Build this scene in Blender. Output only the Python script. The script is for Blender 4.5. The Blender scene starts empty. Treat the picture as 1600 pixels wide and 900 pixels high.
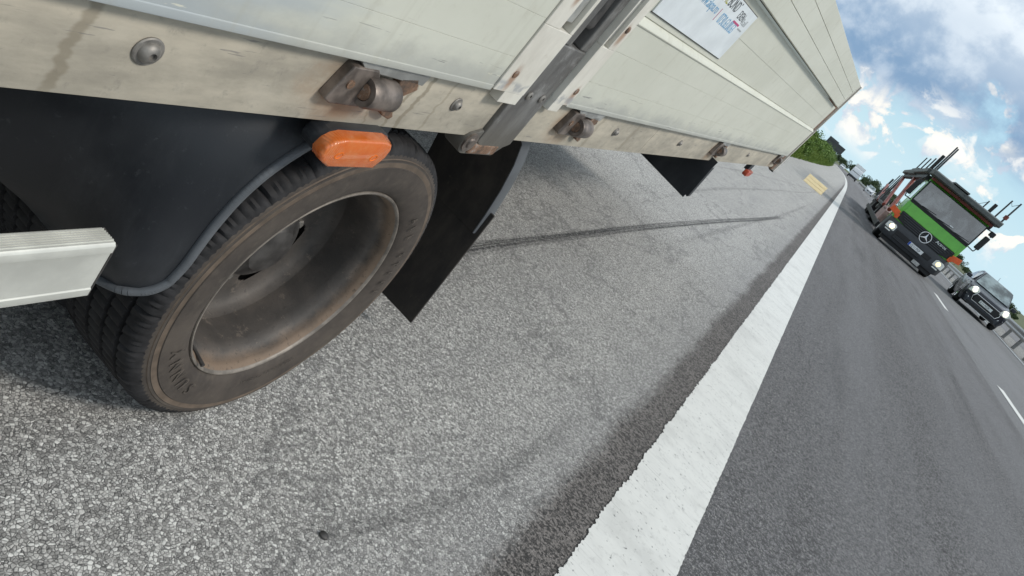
import bpy, bmesh, math, random
import numpy as np
from mathutils import Matrix, Vector
random.seed(7); rng = np.random.default_rng(7)
R_ = math.radians
S = bpy.context.scene
COL = S.collection

# ---------------------------------------------------------------- camera, sky, sun, exposure
H = 1.0855
cam = bpy.data.cameras.new('camera'); cam_o = bpy.data.objects.new('camera', cam); COL.objects.link(cam_o)
RC = [[0.6900491, 0.4153131, 0.5927455], [0.6918790, -0.1381232, -0.7086787], [-0.2124517, 0.8991313, -0.3826582]]  # rows: right, down, forward
r, d, f = (Vector(v) for v in RC)
m3 = Matrix((r, -d, -f)).transposed()
cam_o.matrix_world = Matrix.Translation((0, 0, H)) @ m3.to_4x4()
cam.sensor_width = 36; cam.lens = 1155 / 1600 * 36; cam.clip_start = .02; cam.clip_end = 3000
S.camera = cam_o
S.render.resolution_x, S.render.resolution_y = 1024, 576
S.render.engine = 'CYCLES'
S.view_settings.view_transform = 'Standard'; S.view_settings.look = 'None'
S.view_settings.exposure = 0.52; S.view_settings.gamma = 1.0; S.view_settings.use_curve_mapping = False
SUN_EL, SUN_AZ = R_(43), R_(76)       # azimuth clockwise from +Y

class NT:
    """small node-tree writer"""
    def __init__(s, tree): s.t = tree; s.n = tree.nodes; s.l = tree.links
    def put(s, sock, v):
        if v is None: return
        if hasattr(v, 'is_linked') or hasattr(v, 'links'): s.l.new(v, sock)
        else:
            try: sock.default_value = v
            except Exception: sock.default_value = (*v, 1) if len(v) == 3 else v
    def node(s, typ, out=0, props=None, **ins):
        n = s.n.new(typ)
        for k, v in (props or {}).items(): setattr(n, k, v)
        for k, v in ins.items():
            k = k.replace('_', ' ')
            s.put(n.inputs[k], v)
        return n.outputs[out] if out is not None else n
    def co(s, kind='Object'): return s.node('ShaderNodeTexCoord', kind)
    def map(s, vec, scale=(1, 1, 1), loc=(0, 0, 0), rot=(0, 0, 0)):
        return s.node('ShaderNodeMapping', Vector=vec, Scale=scale, Location=loc, Rotation=rot)
    def noise(s, vec, scale, detail=4, rough=.55, dist=0): 
        return s.node('ShaderNodeTexNoise', 'Fac' if 'Fac' else 0, Vector=vec, Scale=scale, Detail=detail, Roughness=rough, Distortion=dist)
    def vor(s, vec, scale, out='Distance', feature='F1', rand=1):
        return s.node('ShaderNodeTexVoronoi', out, {'feature': feature}, Vector=vec, Scale=scale, Randomness=rand)
    def m(s, op, a, b=None, clamp=False):
        n = s.n.new('ShaderNodeMath'); n.operation = op; n.use_clamp = clamp
        s.put(n.inputs[0], a); s.put(n.inputs[1], b); return n.outputs[0]
    def vm(s, op, a, b=None, out=0):
        n = s.n.new('ShaderNodeVectorMath'); n.operation = op
        s.put(n.inputs[0], a); s.put(n.inputs[1], b); return n.outputs[out]
    def step(s, v, lo, hi, a=0., b=1.):
        n = s.n.new('ShaderNodeMapRange'); n.interpolation_type = 'SMOOTHSTEP'
        for i, q in enumerate((v, lo, hi, a, b)): s.put(n.inputs[i], q)
        return n.outputs[0]
    def mix(s, fac, a, b, blend='MIX'):
        n = s.n.new('ShaderNodeMix'); n.data_type = 'RGBA'; n.blend_type = blend
        s.put(n.inputs[0], fac)
        for sock, v in ((n.inputs[6], a), (n.inputs[7], b)):
            if isinstance(v, tuple) and len(v) == 3: v = (*v, 1)
            if isinstance(v, (int, float)): v = (v, v, v, 1)
            s.put(sock, v)
        return n.outputs[2]
    def xyz(s, vec):
        n = s.n.new('ShaderNodeSeparateXYZ'); s.l.new(vec, n.inputs[0]); return n.outputs
    def comb(s, x, y, z):
        n = s.n.new('ShaderNodeCombineXYZ')
        for i, q in enumerate((x, y, z)): s.put(n.inputs[i], q)
        return n.outputs[0]
    def bump(s, h, strength=.3, dist=.002, normal=None):
        return s.node('ShaderNodeBump', Height=h, Strength=strength, Distance=dist, Normal=normal)
    def out(s, color, rough=.6, metal=0., normal=None, spec=.5, emit=None, es=0., alpha=None, coat=0., trans=0.):
        b = s.n.new('ShaderNodeBsdfPrincipled')
        if isinstance(color, tuple): color = (*color[:3], 1)
        s.put(b.inputs['Base Color'], color); s.put(b.inputs['Roughness'], rough); s.put(b.inputs['Metallic'], metal)
        s.put(b.inputs['Normal'], normal); s.put(b.inputs['Specular IOR Level'], spec)
        if emit: s.put(b.inputs['Emission Color'], (*emit, 1)); s.put(b.inputs['Emission Strength'], es)
        s.put(b.inputs['Alpha'], alpha); s.put(b.inputs['Coat Weight'], coat); s.put(b.inputs['Transmission Weight'], trans)
        o = s.n.new('ShaderNodeOutputMaterial'); s.l.new(b.outputs[0], o.inputs[0]); return b

def build_world():
    w = bpy.data.worlds.new('World'); S.world = w; w.use_nodes = True
    w.node_tree.nodes.clear(); N = NT(w.node_tree)
    sky = N.node('ShaderNodeTexSky', 0, {'sky_type': 'NISHITA', 'sun_disc': False, 'sun_elevation': SUN_EL, 'sun_rotation': SUN_AZ,
                                         'air_density': 1.0, 'dust_density': 2.0, 'ozone_density': 1.5})
    dirv = N.vm('NORMALIZE', N.co('Generated'))
    x, y, z = N.xyz(dirv)
    el = N.m('MULTIPLY', N.m('ARCSINE', z), 57.2958)
    # cloud space: azimuthal unit circle, height stretched so that heaps are broader than tall
    def dens(off, scale, zst, det=7, dist=.25):
        v = N.comb(x, y, N.m('ADD', N.m('MULTIPLY', z, zst), off))
        return N.noise(v, scale, det, .58, dist)
    warp = N.noise(N.map(dirv, (5, 5, 9), (3.1, 1.7, .4)), 1.0, 4, .55)
    elw = N.m('ADD', el, N.m('MULTIPLY', N.m('SUBTRACT', warp, .5), 8.0))
    # low heaped clouds
    c1 = dens(.30, 15.0, 1.35, 8, .5); c1u = dens(.325, 15.0, 1.35, 8, .5)
    lowm = N.m('MULTIPLY', N.step(c1, .485, .535), N.m('MULTIPLY', N.step(el, .6, 2.2), N.step(el, 40, 9)))
    shade1 = N.step(N.m('SUBTRACT', c1, c1u), -.10, .12)
    # blue-grey bank above, then lighter broken cover
    c2 = dens(.9, 5.6, 1.2, 8, .1); c2u = dens(.94, 5.6, 1.2, 8, .1)
    himask = N.step(elw, 4.2, 6.4)
    gaps = N.step(c2, .30, .42)
    him = N.m('MULTIPLY', himask, gaps)
    bright = N.m('ADD', N.m('MULTIPLY', N.step(elw, 7.0, 13.5), .60), N.m('MULTIPLY', N.step(N.m('SUBTRACT', c2, c2u), -.06, .08), .42), True)
    base = N.mix(.65, sky, (3.6, 5.7, 6.9))
    haze = N.step(el, 7.0, 0.0)
    base = N.mix(N.m('MULTIPLY', haze, .6), base, (5.2, 6.8, 7.5))
    cum = N.mix(shade1, (4.4, 5.0, 5.8), (7.9, 7.5, 6.8))
    cum = N.mix(N.step(el, 3.0, .5, 0, .6), cum, (6.6, 7.1, 7.3))
    hi = N.mix(bright, (1.75, 2.75, 4.1), (6.2, 6.8, 7.3))
    c = N.mix(N.m('MULTIPLY', lowm, .92), base, cum)
    c = N.mix(him, c, hi)
    # thin bright edge of heaps against the dark bank
    c3 = dens(.1, 13.0, 1.3, 8, .5)
    puff = N.m('MULTIPLY', N.step(c3, .55, .62), N.m('MULTIPLY', N.step(elw, 3.0, 4.5), N.step(elw, 8.0, 5.5)))
    c = N.mix(N.m('MULTIPLY', puff, .7), c, (7.5, 7.4, 7.1))
    c = N.mix(N.step(z, -.01, -.06), c, (1.6, 1.7, 1.5))
    bg = N.n.new('ShaderNodeBackground'); N.l.new(c, bg.inputs[0]); bg.inputs[1].default_value = .1
    o = N.n.new('ShaderNodeOutputWorld'); N.l.new(bg.outputs[0], o.inputs[0])
build_world()
sun = bpy.data.lights.new('sun', 'SUN'); sun.energy = 1.5; sun.angle = R_(11); sun.color = (1, .95, .87)
sun_o = bpy.data.objects.new('sun', sun); COL.objects.link(sun_o)
sdir = Vector((math.sin(SUN_AZ) * math.cos(SUN_EL), math.cos(SUN_AZ) * math.cos(SUN_EL), math.sin(SUN_EL)))
sun_o.rotation_euler = sdir.to_track_quat('Z', 'Y').to_euler(); sun_o.location = sdir * 60

# ---------------------------------------------------------------- materials
MATS = {}
def mat(name, fn):
    m = bpy.data.materials.new(name); m.use_nodes = True; m.node_tree.nodes.clear(); fn(NT(m.node_tree)); MATS[name] = m; return m
def plain(name, col, rough=.5, metal=0., var=.15, scale=8., bump=0., bs=200., spec=.5, coat=0., emit=None, es=0.):
    def fn(N):
        co = N.co(); n = N.noise(co, scale, 5)
        c = N.mix(N.step(n, .3, .7), tuple(q * (1 - var) for q in col), tuple(min(1, q * (1 + var)) for q in col))
        nm = N.bump(N.noise(co, bs, 3), bump, .001) if bump else None
        N.out(c, N.m('ADD', rough, N.m('MULTIPLY', N.m('SUBTRACT', n, .5), .25), True), metal, nm, spec, emit, es, coat=coat)
    return mat(name, fn)

def asphalt(name, dark, light, stone, gapdark, bumps, patch, warm=(1, 1, 1), pale_flecks=.25, edge=None, track=0):
    def fn(N):
        co = N.co(); w = N.vm('ADD', co, N.vm('SCALE', N.node('ShaderNodeTexNoise', 'Color', Vector=co, Scale=stone * .8, Detail=2.0), None))
        sc = w.node.inputs[1].links[0].from_node; sc.inputs['Scale'].default_value = .45 / stone
        rc = N.vor(w, stone, 'Color'); dist = N.vor(w, stone, 'Distance')
        r = N.xyz(rc)[0]; g = N.xyz(rc)[1]
        r2 = N.xyz(N.vor(w, stone * 2.3, 'Color'))[2]
        tone = N.m('ADD', N.m('MULTIPLY', r, .65), N.m('MULTIPLY', r2, .35))
        big = N.noise(co, .9, 5, .6); mid = N.noise(co, 6.0, 5, .6)
        tone = N.m('ADD', tone, N.m('MULTIPLY', N.m('SUBTRACT', big, .5), patch))
        tone = N.m('ADD', tone, N.m('MULTIPLY', N.m('SUBTRACT', mid, .5), patch * .8), True)
        c = N.mix(N.step(tone, .22, .82), tuple(dark * q for q in warm), tuple(light * q for q in warm))
        c = N.mix(N.m('MULTIPLY', N.step(g, 1 - pale_flecks * .25, 1 - pale_flecks * .1), .6), c, (light * 1.6, light * 1.58, light * 1.5))  # randomly chosen stones of a paler colour
        ed_ = N.vor(w, stone, 'Distance', 'DISTANCE_TO_EDGE'); big_ = N.vor(co, stone * .42, 'Distance')
        c = N.mix(N.m('MULTIPLY', N.step(big_, .30, .18), .55), c, N.mix(r2, tuple(light * .75 * q for q in warm), tuple(light * 1.25 * q for q in warm)))
        gap = N.m('MULTIPLY', N.step(ed_, .10, .015), N.step(N.noise(co, stone * .5, 3, .6), .36, .58))
        c = N.mix(N.m('MULTIPLY', gap, .85), c, (gapdark, gapdark, gapdark))
        if edge:      # grime and rubber worn along the carriageway side, with an uneven outline
            x = N.xyz(co)[0]; e = N.m('ADD', x, N.m('MULTIPLY', N.m('SUBTRACT', N.noise(N.map(co, (1, .35, 1)), 5, 5, .65), .5), .35))
            s1 = N.m('MULTIPLY', N.step(e, edge[0], edge[1]), edge[2])
            e2 = N.step(N.noise(N.map(co, (1, .12, 1), (5, 2, 0)), 3.2, 5, .6), .5, .72)
            c = N.mix(N.m('MAXIMUM', s1, N.m('MULTIPLY', e2, .16)), c, (dark * .75, dark * .75, dark * .78))
            cr = N.m('ABSOLUTE', N.m('SUBTRACT', N.noise(N.map(co, (1, .5, 1), (2, 7, 0)), 1.1, 6, .62), .5))
            c = N.mix(N.m('MULTIPLY', N.step(cr, .012, .002), .35), c, (dark * .4, dark * .4, dark * .4))
            # the bare brownish joint beside the painted line
            j = N.m('ADD', x, N.m('MULTIPLY', N.m('SUBTRACT', N.noise(N.map(co, (1, .6, 1), (1, 3, 0)), 4, 4, .6), .5), .10))
            j = N.m('ADD', j, N.m('MULTIPLY', N.m('SUBTRACT', N.noise(co, 45, 4, .7), .5), .11))
            jm = N.step(j, .005, .075)
            c = N.mix(N.m('MULTIPLY', jm, .88), c, N.mix(N.step(tone, .25, .8), (.018, .016, .015), (.20, .18, .168)))
        if track:     # polished wheel paths, drawn out along the lane
            tr = N.noise(N.map(co, (1, .012, 1), (track, 0, 0)), 1.3, 3, .5); tr2 = N.noise(N.map(co, (1, .05, 1), (0, track, 0)), 5, 4, .6)
            tv = N.m('ADD', N.m('MULTIPLY', tr, .65), N.m('MULTIPLY', tr2, .35))
            c = N.mix(N.step(tv, .36, .64, .0, .42), c, (light * 1.0, light * 1.0, light * 1.03))
            c = N.mix(N.m('MULTIPLY', N.step(N.noise(N.map(co, (1, .08, 1), (4, track, 0)), 2.2, 6, .65), .54, .70), .30), c, (dark * .7, dark * .7, dark * .7))
        h = N.m('ADD', N.m('MULTIPLY', N.step(ed_, .0, .16), .6), N.m('MULTIPLY', r, .5))
        nm = N.bump(h, bumps, .6 / stone)
        N.out(c, N.m('ADD', .72, N.m('MULTIPLY', r2, .2)), 0, nm, .35)
    return mat(name, fn)
asphalt('shoulder_asphalt', .245, .55, 170., .045, .75, .35, (1, .975, .925), .9, edge=(-.36, .10, .38))
asphalt('road_asphalt', .05, .235, 125., .012, 1.0, .25, (1.01, .985, 1.0), .5, track=3.3)
asphalt('strip_asphalt', .05, .145, 140., .016, 1.0, .35, (1.05, .98, .96), .25)
asphalt('lane_asphalt', .12, .22, 150., .05, .5, .25, (1, 1, 1.02), .3, track=8.1)
asphalt('gravel', .16, .42, 30., .05, .9, .5, (1.02, 1, .94), .6)

def f_paint(N):
    co = N.co(); x, y, z = N.xyz(co)
    rid = N.noise(N.map(co, (1.6, 6, 1), (0, 0, 0), (0, 0, R_(-7))), 2.6, 6, .7)
    grit = N.noise(co, 90, 4, .7); pit = N.vor(co, 55, 'Distance')
    lowp = N.noise(co, 3.0, 5, .6)
    c = N.mix(N.step(rid, .25, .6), (.60, .60, .575), (.66, .66, .63))
    c = N.mix(N.m('MULTIPLY', N.step(lowp, .46, .70), .5), c, (.44, .44, .42))
    hair = N.noise(N.map(co, (2.2, 60, 1), (3, 1, 0), (0, 0, R_(-7))), 2.0, 4, .65)
    c = N.mix(N.m('MULTIPLY', N.step(hair, .60, .66), .55), c, (.42, .42, .40))
    c = N.mix(N.m('MULTIPLY', N.step(N.noise(co, 34, 6, .75), .52, .66), .5), c, (.43, .43, .41))
    pits = N.m('MULTIPLY', N.step(grit, .56, .66), N.step(pit, .42, .2))
    c = N.mix(pits, c, (.10, .10, .10))
    h = N.m('ADD', N.m('MULTIPLY', rid, .5), N.m('MULTIPLY', grit, .45))
    N.out(c, .62, 0, N.bump(h, .4, .003), .35)
mat('line_paint', f_paint)

def f_panel(N):
    co = N.co(); x, y, z = N.xyz(co)
    st = N.noise(N.map(co, (1, 1.0, 2.2)), 2.6, 5, .6); fine = N.noise(co, 22, 5, .65)
    c = N.mix(N.step(st, .3, .72), (.575, .575, .49), (.635, .635, .55))
    c = N.mix(N.m('MULTIPLY', N.step(fine, .54, .74), .28), c, (.42, .40, .32))
    # grime thrown up along the lowest edge, uneven
    g = N.m('ADD', z, N.m('MULTIPLY', N.m('SUBTRACT', N.noise(N.map(co, (1, 2, 4)), 5, 5, .65), .5), .10))
    c = N.mix(N.m('MULTIPLY', N.step(g, -.25, -.31), .62), c, (.33, .335, .32))
    # greyed, scoured stretch towards the cab
    gy = N.m('ADD', y, N.m('MULTIPLY', N.m('SUBTRACT', N.noise(N.map(co, (1, 1, 5)), 4, 4), .5), .5))
    c = N.mix(N.m('MULTIPLY', N.m('MULTIPLY', N.step(gy, .72, .50), N.step(z, -.20, -.25)), .6), c, (.37, .42, .46))
    # scratches and chips
    sc = N.noise(N.map(co, (1, 3, 60), (4, 1, 2), (R_(4), 0, 0)), 3, 3, .6)
    low = N.step(z, -.22, -.29)
    c = N.mix(N.m('MULTIPLY', N.m('MULTIPLY', N.step(sc, .66, .70), low), .7), c, (.16, .15, .15))
    sc2 = N.noise(N.map(co, (1, 4, 40), (9, 1, 7)), 3, 4, .7)
    c = N.mix(N.m('MULTIPLY', N.step(sc2, .66, .70), N.m('MULTIPLY', low, .8)), c, (.70, .68, .56))
    dr = N.noise(N.map(co, (1, 30, 1.2), (2, 2, 2)), 1.5, 3, .5)
    c = N.mix(N.m('MULTIPLY', N.step(dr, .56, .74), .22), c, (.40, .385, .31))
    N.out(c, N.m('ADD', .42, N.m('MULTIPLY', fine, .25)), .0, N.bump(N.m('ADD', st, N.m('MULTIPLY', fine, .3)), .08, .003), .45)
mat('panel_paint', f_panel)

def f_rail(N):
    co = N.co(); x, y, z = N.xyz(co)
    st = N.noise(N.map(co, (1, 2.2, 7)), 2.4, 6, .65); fine = N.noise(co, 55, 6, .7); blot = N.noise(co, 11, 5, .65)
    c = N.mix(N.step(st, .3, .7), (.33, .30, .245), (.54, .485, .39))
    c = N.mix(N.m('MULTIPLY', N.step(blot, .5, .72), .55), c, (.55, .50, .41))
    c = N.mix(N.m('MULTIPLY', N.step(fine, .55, .75), .45), c, (.20, .19, .17))
    # rust washed down from each hinge
    rust = None
    for hy in (.80, 1.55, 3.11, 4.92):
        dy = N.m('MULTIPLY', N.m('ABSOLUTE', N.m('SUBTRACT', y, hy - .015)), 1.0)
        dz = N.m('MULTIPLY', N.m('ABSOLUTE', N.m('SUBTRACT', z, -.375)), 1.2)
        dd = N.m('SQRT', N.m('ADD', N.m('MULTIPLY', dy, dy), N.m('MULTIPLY', dz, dz)))
        k = N.step(N.m('ADD', dd, N.m('MULTIPLY', N.m('SUBTRACT', blot, .5), .14)), .095, .01)
        rust = k if rust is None else N.m('MAXIMUM', rust, k)
    c = N.mix(N.m('MULTIPLY', rust, .72), c, N.mix(fine, (.27, .13, .06), (.36, .24, .14)))
    # runs of dirty water
    for y0, sl, w, k in ((.425, -.10, .0055, .55), (.925, -.14, .0035, .6), (.955, -.12, .0045, .6), (.87, -.1, .002, .4), (1.02, -.1, .003, .35), (1.72, -.05, .008, .35), (2.0, -.03, .01, .3)):
        p = N.m('ADD', N.m('SUBTRACT', y, y0), N.m('MULTIPLY', N.m('ADD', z, .36), sl))
        p = N.m('ADD', p, N.m('MULTIPLY', N.m('SUBTRACT', N.noise(N.map(co, (1, 1, 6)), 7, 3), .5), .03))
        c = N.mix(N.m('MULTIPLY', N.step(N.m('ABSOLUTE', p), w * 1.6, w * .6), k), c, (.21, .175, .12))
    # dust settled in the upper band, scuffs at the bottom lip
    c = N.mix(N.m('MULTIPLY', N.step(N.m('ADD', z, N.m('MULTIPLY', blot, .03)), -.392, -.418), .45), c, (.60, .55, .45))
    sc = N.noise(N.map(co, (1, 5, 80), (1, 4, 2)), 2.5, 3, .6)
    c = N.mix(N.m('MULTIPLY', N.step(sc, .67, .70), .5), c, (.13, .13, .14))
    N.out(c, N.m('ADD', .45, N.m('MULTIPLY', fine, .3)), .15, N.bump(N.m('ADD', fine, blot), .25, .0015), .4)
mat('rail_alu', f_rail)

def f_post(N):
    co = N.co(); st = N.noise(N.map(co, (1, 5, 1.5)), 5, 6, .7); fine = N.noise(co, 60, 5, .7); b = N.noise(co, 14, 6, .7)
    c = N.mix(N.step(st, .3, .75), (.115, .11, .105), (.22, .215, .205))
    c = N.mix(N.m('MULTIPLY', N.step(b, .52, .70), .7), c, (.34, .335, .325))
    c = N.mix(N.m('MULTIPLY', N.step(fine, .6, .75), .4), c, (.17, .12, .08))
    z = N.xyz(co)[2]
    c = N.mix(N.m('MULTIPLY', N.step(N.m('ADD', z, N.m('MULTIPLY', b, .08)), -.30, -.40), .6), c, (.13, .115, .09))
    N.out(c, .55, .25, N.bump(N.m('ADD', fine, b), .3, .0015), .4)
mat('post_steel', f_post)

def f_cap(N):
    co = N.co(); b = N.noise(N.map(co, (1, 2, 1)), 9, 5, .65); fine = N.noise(co, 70, 4, .7); y, z = N.xyz(co)[1:3]
    c = N.mix(N.step(b, .3, .7), (.60, .57, .50), (.72, .69, .615))
    rust = None
    for ry, rz in ((1.123, -.268), (1.392, -.269), (1.388, -.120), (1.13, -.1)):
        dy = N.m('MULTIPLY', N.m('SUBTRACT', y, ry), 1.5); dz = N.m('SUBTRACT', z, rz - .012)
        dd = N.m('SQRT', N.m('ADD', N.m('MULTIPLY', dy, dy), N.m('MULTIPLY', N.m('MULTIPLY', dz, dz), .45)))
        k = N.step(N.m('ADD', dd, N.m('MULTIPLY', N.m('SUBTRACT', b, .5), .03)), .024, .006); rust = k if rust is None else N.m('MAXIMUM', rust, k)
    c = N.mix(N.m('MULTIPLY', rust, .75), c, (.30, .15, .075))
    gr = N.m('MULTIPLY', N.step(N.m('ABSOLUTE', N.m('ADD', z, .293)), .014, .004), N.step(N.noise(co, 30, 4), .42, .58))
    c = N.mix(N.m('MULTIPLY', gr, .75), c, (.33, .34, .35))
    c = N.mix(N.m('MULTIPLY', N.step(fine, .6, .8), .35), c, (.42, .36, .27))
    N.out(c, .5, 0, N.bump(fine, .15, .001), .4)
mat('cap_paint', f_cap)

def f_rust(N):
    co = N.co(); b = N.noise(co, 45, 6, .7); c = N.mix(N.step(b, .35, .62), (.10, .075, .06), (.27, .16, .10))
    c = N.mix(N.step(b, .55, .68), c, (.30, .285, .265))
    N.out(c, .7, .25, N.bump(b, .5, .002), .35)
mat('rusty_iron', f_rust)
plain('worn_steel', (.175, .145, .125), .46, .45, .45, 38, .3, 120)
plain('dark_steel', (.07, .065, .062), .5, .4, .4, 30, .3, 100)
plain('bolt_steel', (.24, .225, .205), .52, .5, .28, 60, .2, 150)
plain('galvanised', (.42, .42, .40), .42, .5, .25, 18, .15, 60)

def f_rubber(N):
    co = N.co(); b = N.noise(co, 9, 6, .65); fine = N.noise(co, 120, 4, .7); fn = N.noise(co, 38, 5, .6)
    c = N.mix(N.step(b, .3, .7), (.046, .038, .033), (.085, .070, .058))
    c = N.mix(N.m('MULTIPLY', N.step(fn, .5, .75), .4), c, (.12, .10, .08))
    N.out(c, N.m('ADD', .62, N.m('MULTIPLY', fine, .25)), 0, N.bump(N.m('ADD', fine, N.m('MULTIPLY', fn, .6)), .22, .0012), .35)
mat('sidewall_rubber', f_rubber)
plain('tread_rubber', (.026, .025, .026), .75, 0, .35, 30, .4, 160, .3)
plain('letter_rubber', (.085, .071, .059), .6, 0, .25, 40, .1, 160, .35)
plain('brown_line', (.115, .085, .062), .7, 0, .3, 30)
def f_dusty(name, base, dust, k, rough):
    def fn(N):
        co = N.co(); b = N.noise(N.map(co, (1, 1, .35)), 9, 6, .7); sp = N.noise(co, 70, 5, .75); big = N.noise(co, 2.4, 4, .6)
        c = N.mix(N.m('MULTIPLY', N.step(b, .40, .75), k), base, dust)
        c = N.mix(N.m('MULTIPLY', N.step(sp, .60, .72), k * .8), c, dust)
        c = N.mix(N.m('MULTIPLY', N.step(big, .45, .7), k * .5), c, dust)
        N.out(c, N.m('ADD', rough, N.m('MULTIPLY', b, .25)), 0, N.bump(N.m('ADD', sp, b), .15, .001), .4)
    mat(name, fn)
f_dusty('dusty_flap', (.018, .016, .015), (.085, .070, .056), .6, .6)
f_dusty('black_plastic', (.015, .017, .021), (.085, .089, .095), .38, .28)
plain('flap_edge', (.10, .108, .118), .45, 0, .2, 10, .1, 200)
plain('underbody', (.012, .012, .012), .8, 0, .4, 10)
def f_rim(N):
    co = N.co(); b = N.noise(co, 10, 6, .7); fine = N.noise(co, 80, 5, .75); x = N.xyz(co)[0]
    c = N.mix(N.step(b, .32, .7), (.062, .056, .051), (.112, .096, .084))
    c = N.mix(N.m('MULTIPLY', N.step(N.m('ADD', x, N.m('MULTIPLY', N.m('SUBTRACT', b, .5), .06)), -.605, -.572), .75), c, (.27, .19, .13))
    c = N.mix(N.m('MULTIPLY', N.step(fine, .55, .66), .6), c, (.045, .040, .037))
    sp = N.noise(co, 34, 6, .75)
    c = N.mix(N.m('MULTIPLY', N.step(sp, .58, .66), .5), c, (.20, .165, .135))
    c = N.mix(N.m('MULTIPLY', N.step(sp, .40, .33), .5), c, (.05, .042, .038))
    N.out(c, .6, .1, N.bump(N.m('ADD', fine, b), .35, .0015), .4)
mat('rim_dirty', f_rim)
plain('rim_edge', (.20, .175, .15), .5, .3, .3, 40, .2, 150)
def f_lens(N):
    co = N.co(); x, y, z = N.xyz(co); b = N.noise(co, 30, 5, .65)
    rib = N.m('SINE', N.m('MULTIPLY', y, 1500))
    endm = N.step(N.m('ABSOLUTE', N.m('SUBTRACT', y, .845)), .030, .045)
    c = N.mix(N.step(b, .35, .7), (.80, .17, .025), (.84, .25, .065))
    c = N.mix(N.m('MULTIPLY', N.step(b, .5, .75), .35), c, (.72, .30, .14))
    h = N.m('MULTIPLY', rib, endm)
    N.out(c, .22, 0, N.bump(h, .25, .001), .5, coat=.5, trans=.25)
mat('amber_lens', f_lens)
plain('amber_dark', (.75, .16, .01), .25, 0, .2, 20)
plain('red_lens', (.45, .07, .03), .3, 0, .2, 20)
plain('guard_alu', (.60, .60, .55), .40, .15, .16, 12, .06, 90, .5)
plain('sign_white', (.72, .76, .78), .4, 0, .07, 14)
plain('print_blue', (.16, .38, .60), .5, 0, .1); plain('print_yellow', (.45, .42, .06), .5, 0, .1)
plain('print_black', (.05, .055, .06), .5, 0, .1); plain('print_red', (.50, .05, .16), .5, 0, .1); plain('print_grey', (.35, .37, .38), .5, 0, .1)
plain('sign_edge', (.05, .045, .04), .6)
# vehicles and the rest
plain('truck_green', (.14, .48, .06), .32, 0, .08, 3, 0, 1, .5, .3)
plain('truck_dark', (.035, .038, .043), .5, 0, .2, 6, .1, 60)
plain('truck_grey', (.085, .095, .09), .6, 0, .3, 3)
plain('truck_black', (.010, .010, .011), .55, 0, .2)
plain('truck_red', (.20, .04, .025), .5, 0, .3, 5)
plain('truck_orange', (.72, .11, .02), .4, 0, .12, 6)
plain('truck_pink', (.34, .22, .20), .6, 0, .3, 6)
plain('chrome', (.75, .75, .75), .18, .9, .05)
plain('white_plastic', (.70, .72, .72), .4, 0, .08)
plain('eu_blue', (.02, .08, .40), .4, 0, .05)
plain('lamp_warm', (1, .85, .6), .3, 0, 0, 8, 0, 1, .5, 0, (1, .72, .34), 5.0)
plain('lamp_low', (1, .9, .6), .3, 0, 0, 8, 0, 1, .5, 0, (1, .80, .38), 1.0)
plain('lamp_day', (1, 1, .9), .3, 0, 0, 8, 0, 1, .5, 0, (1, .96, .78), .75)
plain('lamp_glass', (.75, .77, .72), .15, 0, .1)
plain('car_black', (.008, .010, .018), .28, 0, .1, 3, 0, 1, .45, .25)
plain('car_white', (.72, .74, .76), .25, 0, .06, 3, 0, 1, .5, .5)
plain('car_silver', (.35, .37, .40), .25, .3, .06, 3, 0, 1, .5, .5)
def f_glass(N):
    co = N.co(); n = N.step(N.noise(co, 2.2, 5, .6, .6), .38, .66)  # paler patches in the glass colour stand for reflections
    N.out(N.mix(n, (.012, .018, .022), (.15, .165, .17)), .05, 0, None, .9, coat=.6).inputs['IOR'].default_value = 1.75
mat('dark_glass', f_glass)
def f_glass2(N):
    co = N.co(); n = N.noise(co, 2, 3); N.out(N.mix(N.step(n, .35, .65), (.03, .05, .055), (.24, .31, .32)), .08, 0, None, .9, coat=.5)
mat('pale_glass', f_glass2)
plain('tyre_far', (.02, .02, .02), .8)
def f_wood(N):
    co = N.co(); n = N.noise(N.map(co, (3, 3, 30)), 3, 5, .6, 1.0)
    N.out(N.mix(N.step(n, .3, .7), (.70, .54, .28), (.86, .72, .46)), .6, 0, N.bump(n, .2, .003), .3)
mat('wood', f_wood)
plain('post_metal', (.20, .20, .19), .5, .4, .2)
def f_leaf(name, a, b, sub=.0):
    def fn(N):
        oi = N.node('ShaderNodeNewGeometry', 'Random Per Island'); n = N.noise(N.co(), 1.2, 3)
        c = N.mix(N.m('ADD', N.m('MULTIPLY', oi, .7), N.m('MULTIPLY', n, .3)), a, b)
        N.out(c, .6, 0, None, .3)
    mat(name, fn)
f_leaf('grass_blade', (.06, .115, .018), (.20, .28, .05))
f_leaf('leaf_bright', (.06, .12, .02), (.17, .26, .05))
f_leaf('leaf_tree', (.04, .07, .028), (.11, .15, .065))
f_leaf('leaf_dark', (.032, .058, .024), (.085, .125, .055))
plain('bark', (.10, .08, .06), .85, 0, .3)
plain('ground_soil', (.085, .10, .04), .9, 0, .4, 1.2, .3, 20)
plain('sign_back', (.075, .08, .085), .55, .2, .2)
def f_skid(N):
    co = N.co('UV'); u, v, _ = N.xyz(co)
    st = N.noise(N.map(co, (5, 1.0, 1)), 2.6, 4, .6); br = N.noise(N.map(N.co(), (1, 1, 1)), 70, 4, .7)
    a = N.m('MULTIPLY', N.step(st, .36, .56), N.step(N.m('ABSOLUTE', N.m('SUBTRACT', u, .5)), .5, .25))
    a = N.m('MULTIPLY', N.m('MULTIPLY', a, N.step(br, .28, .55)), N.m('MULTIPLY', N.step(v, 0, .08), N.step(v, 1, .75)))
    N.out((.03, .03, .032), .7, 0, None, .3, alpha=N.m('MULTIPLY', a, .62))
mat('skid_rubber', f_skid)
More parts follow.
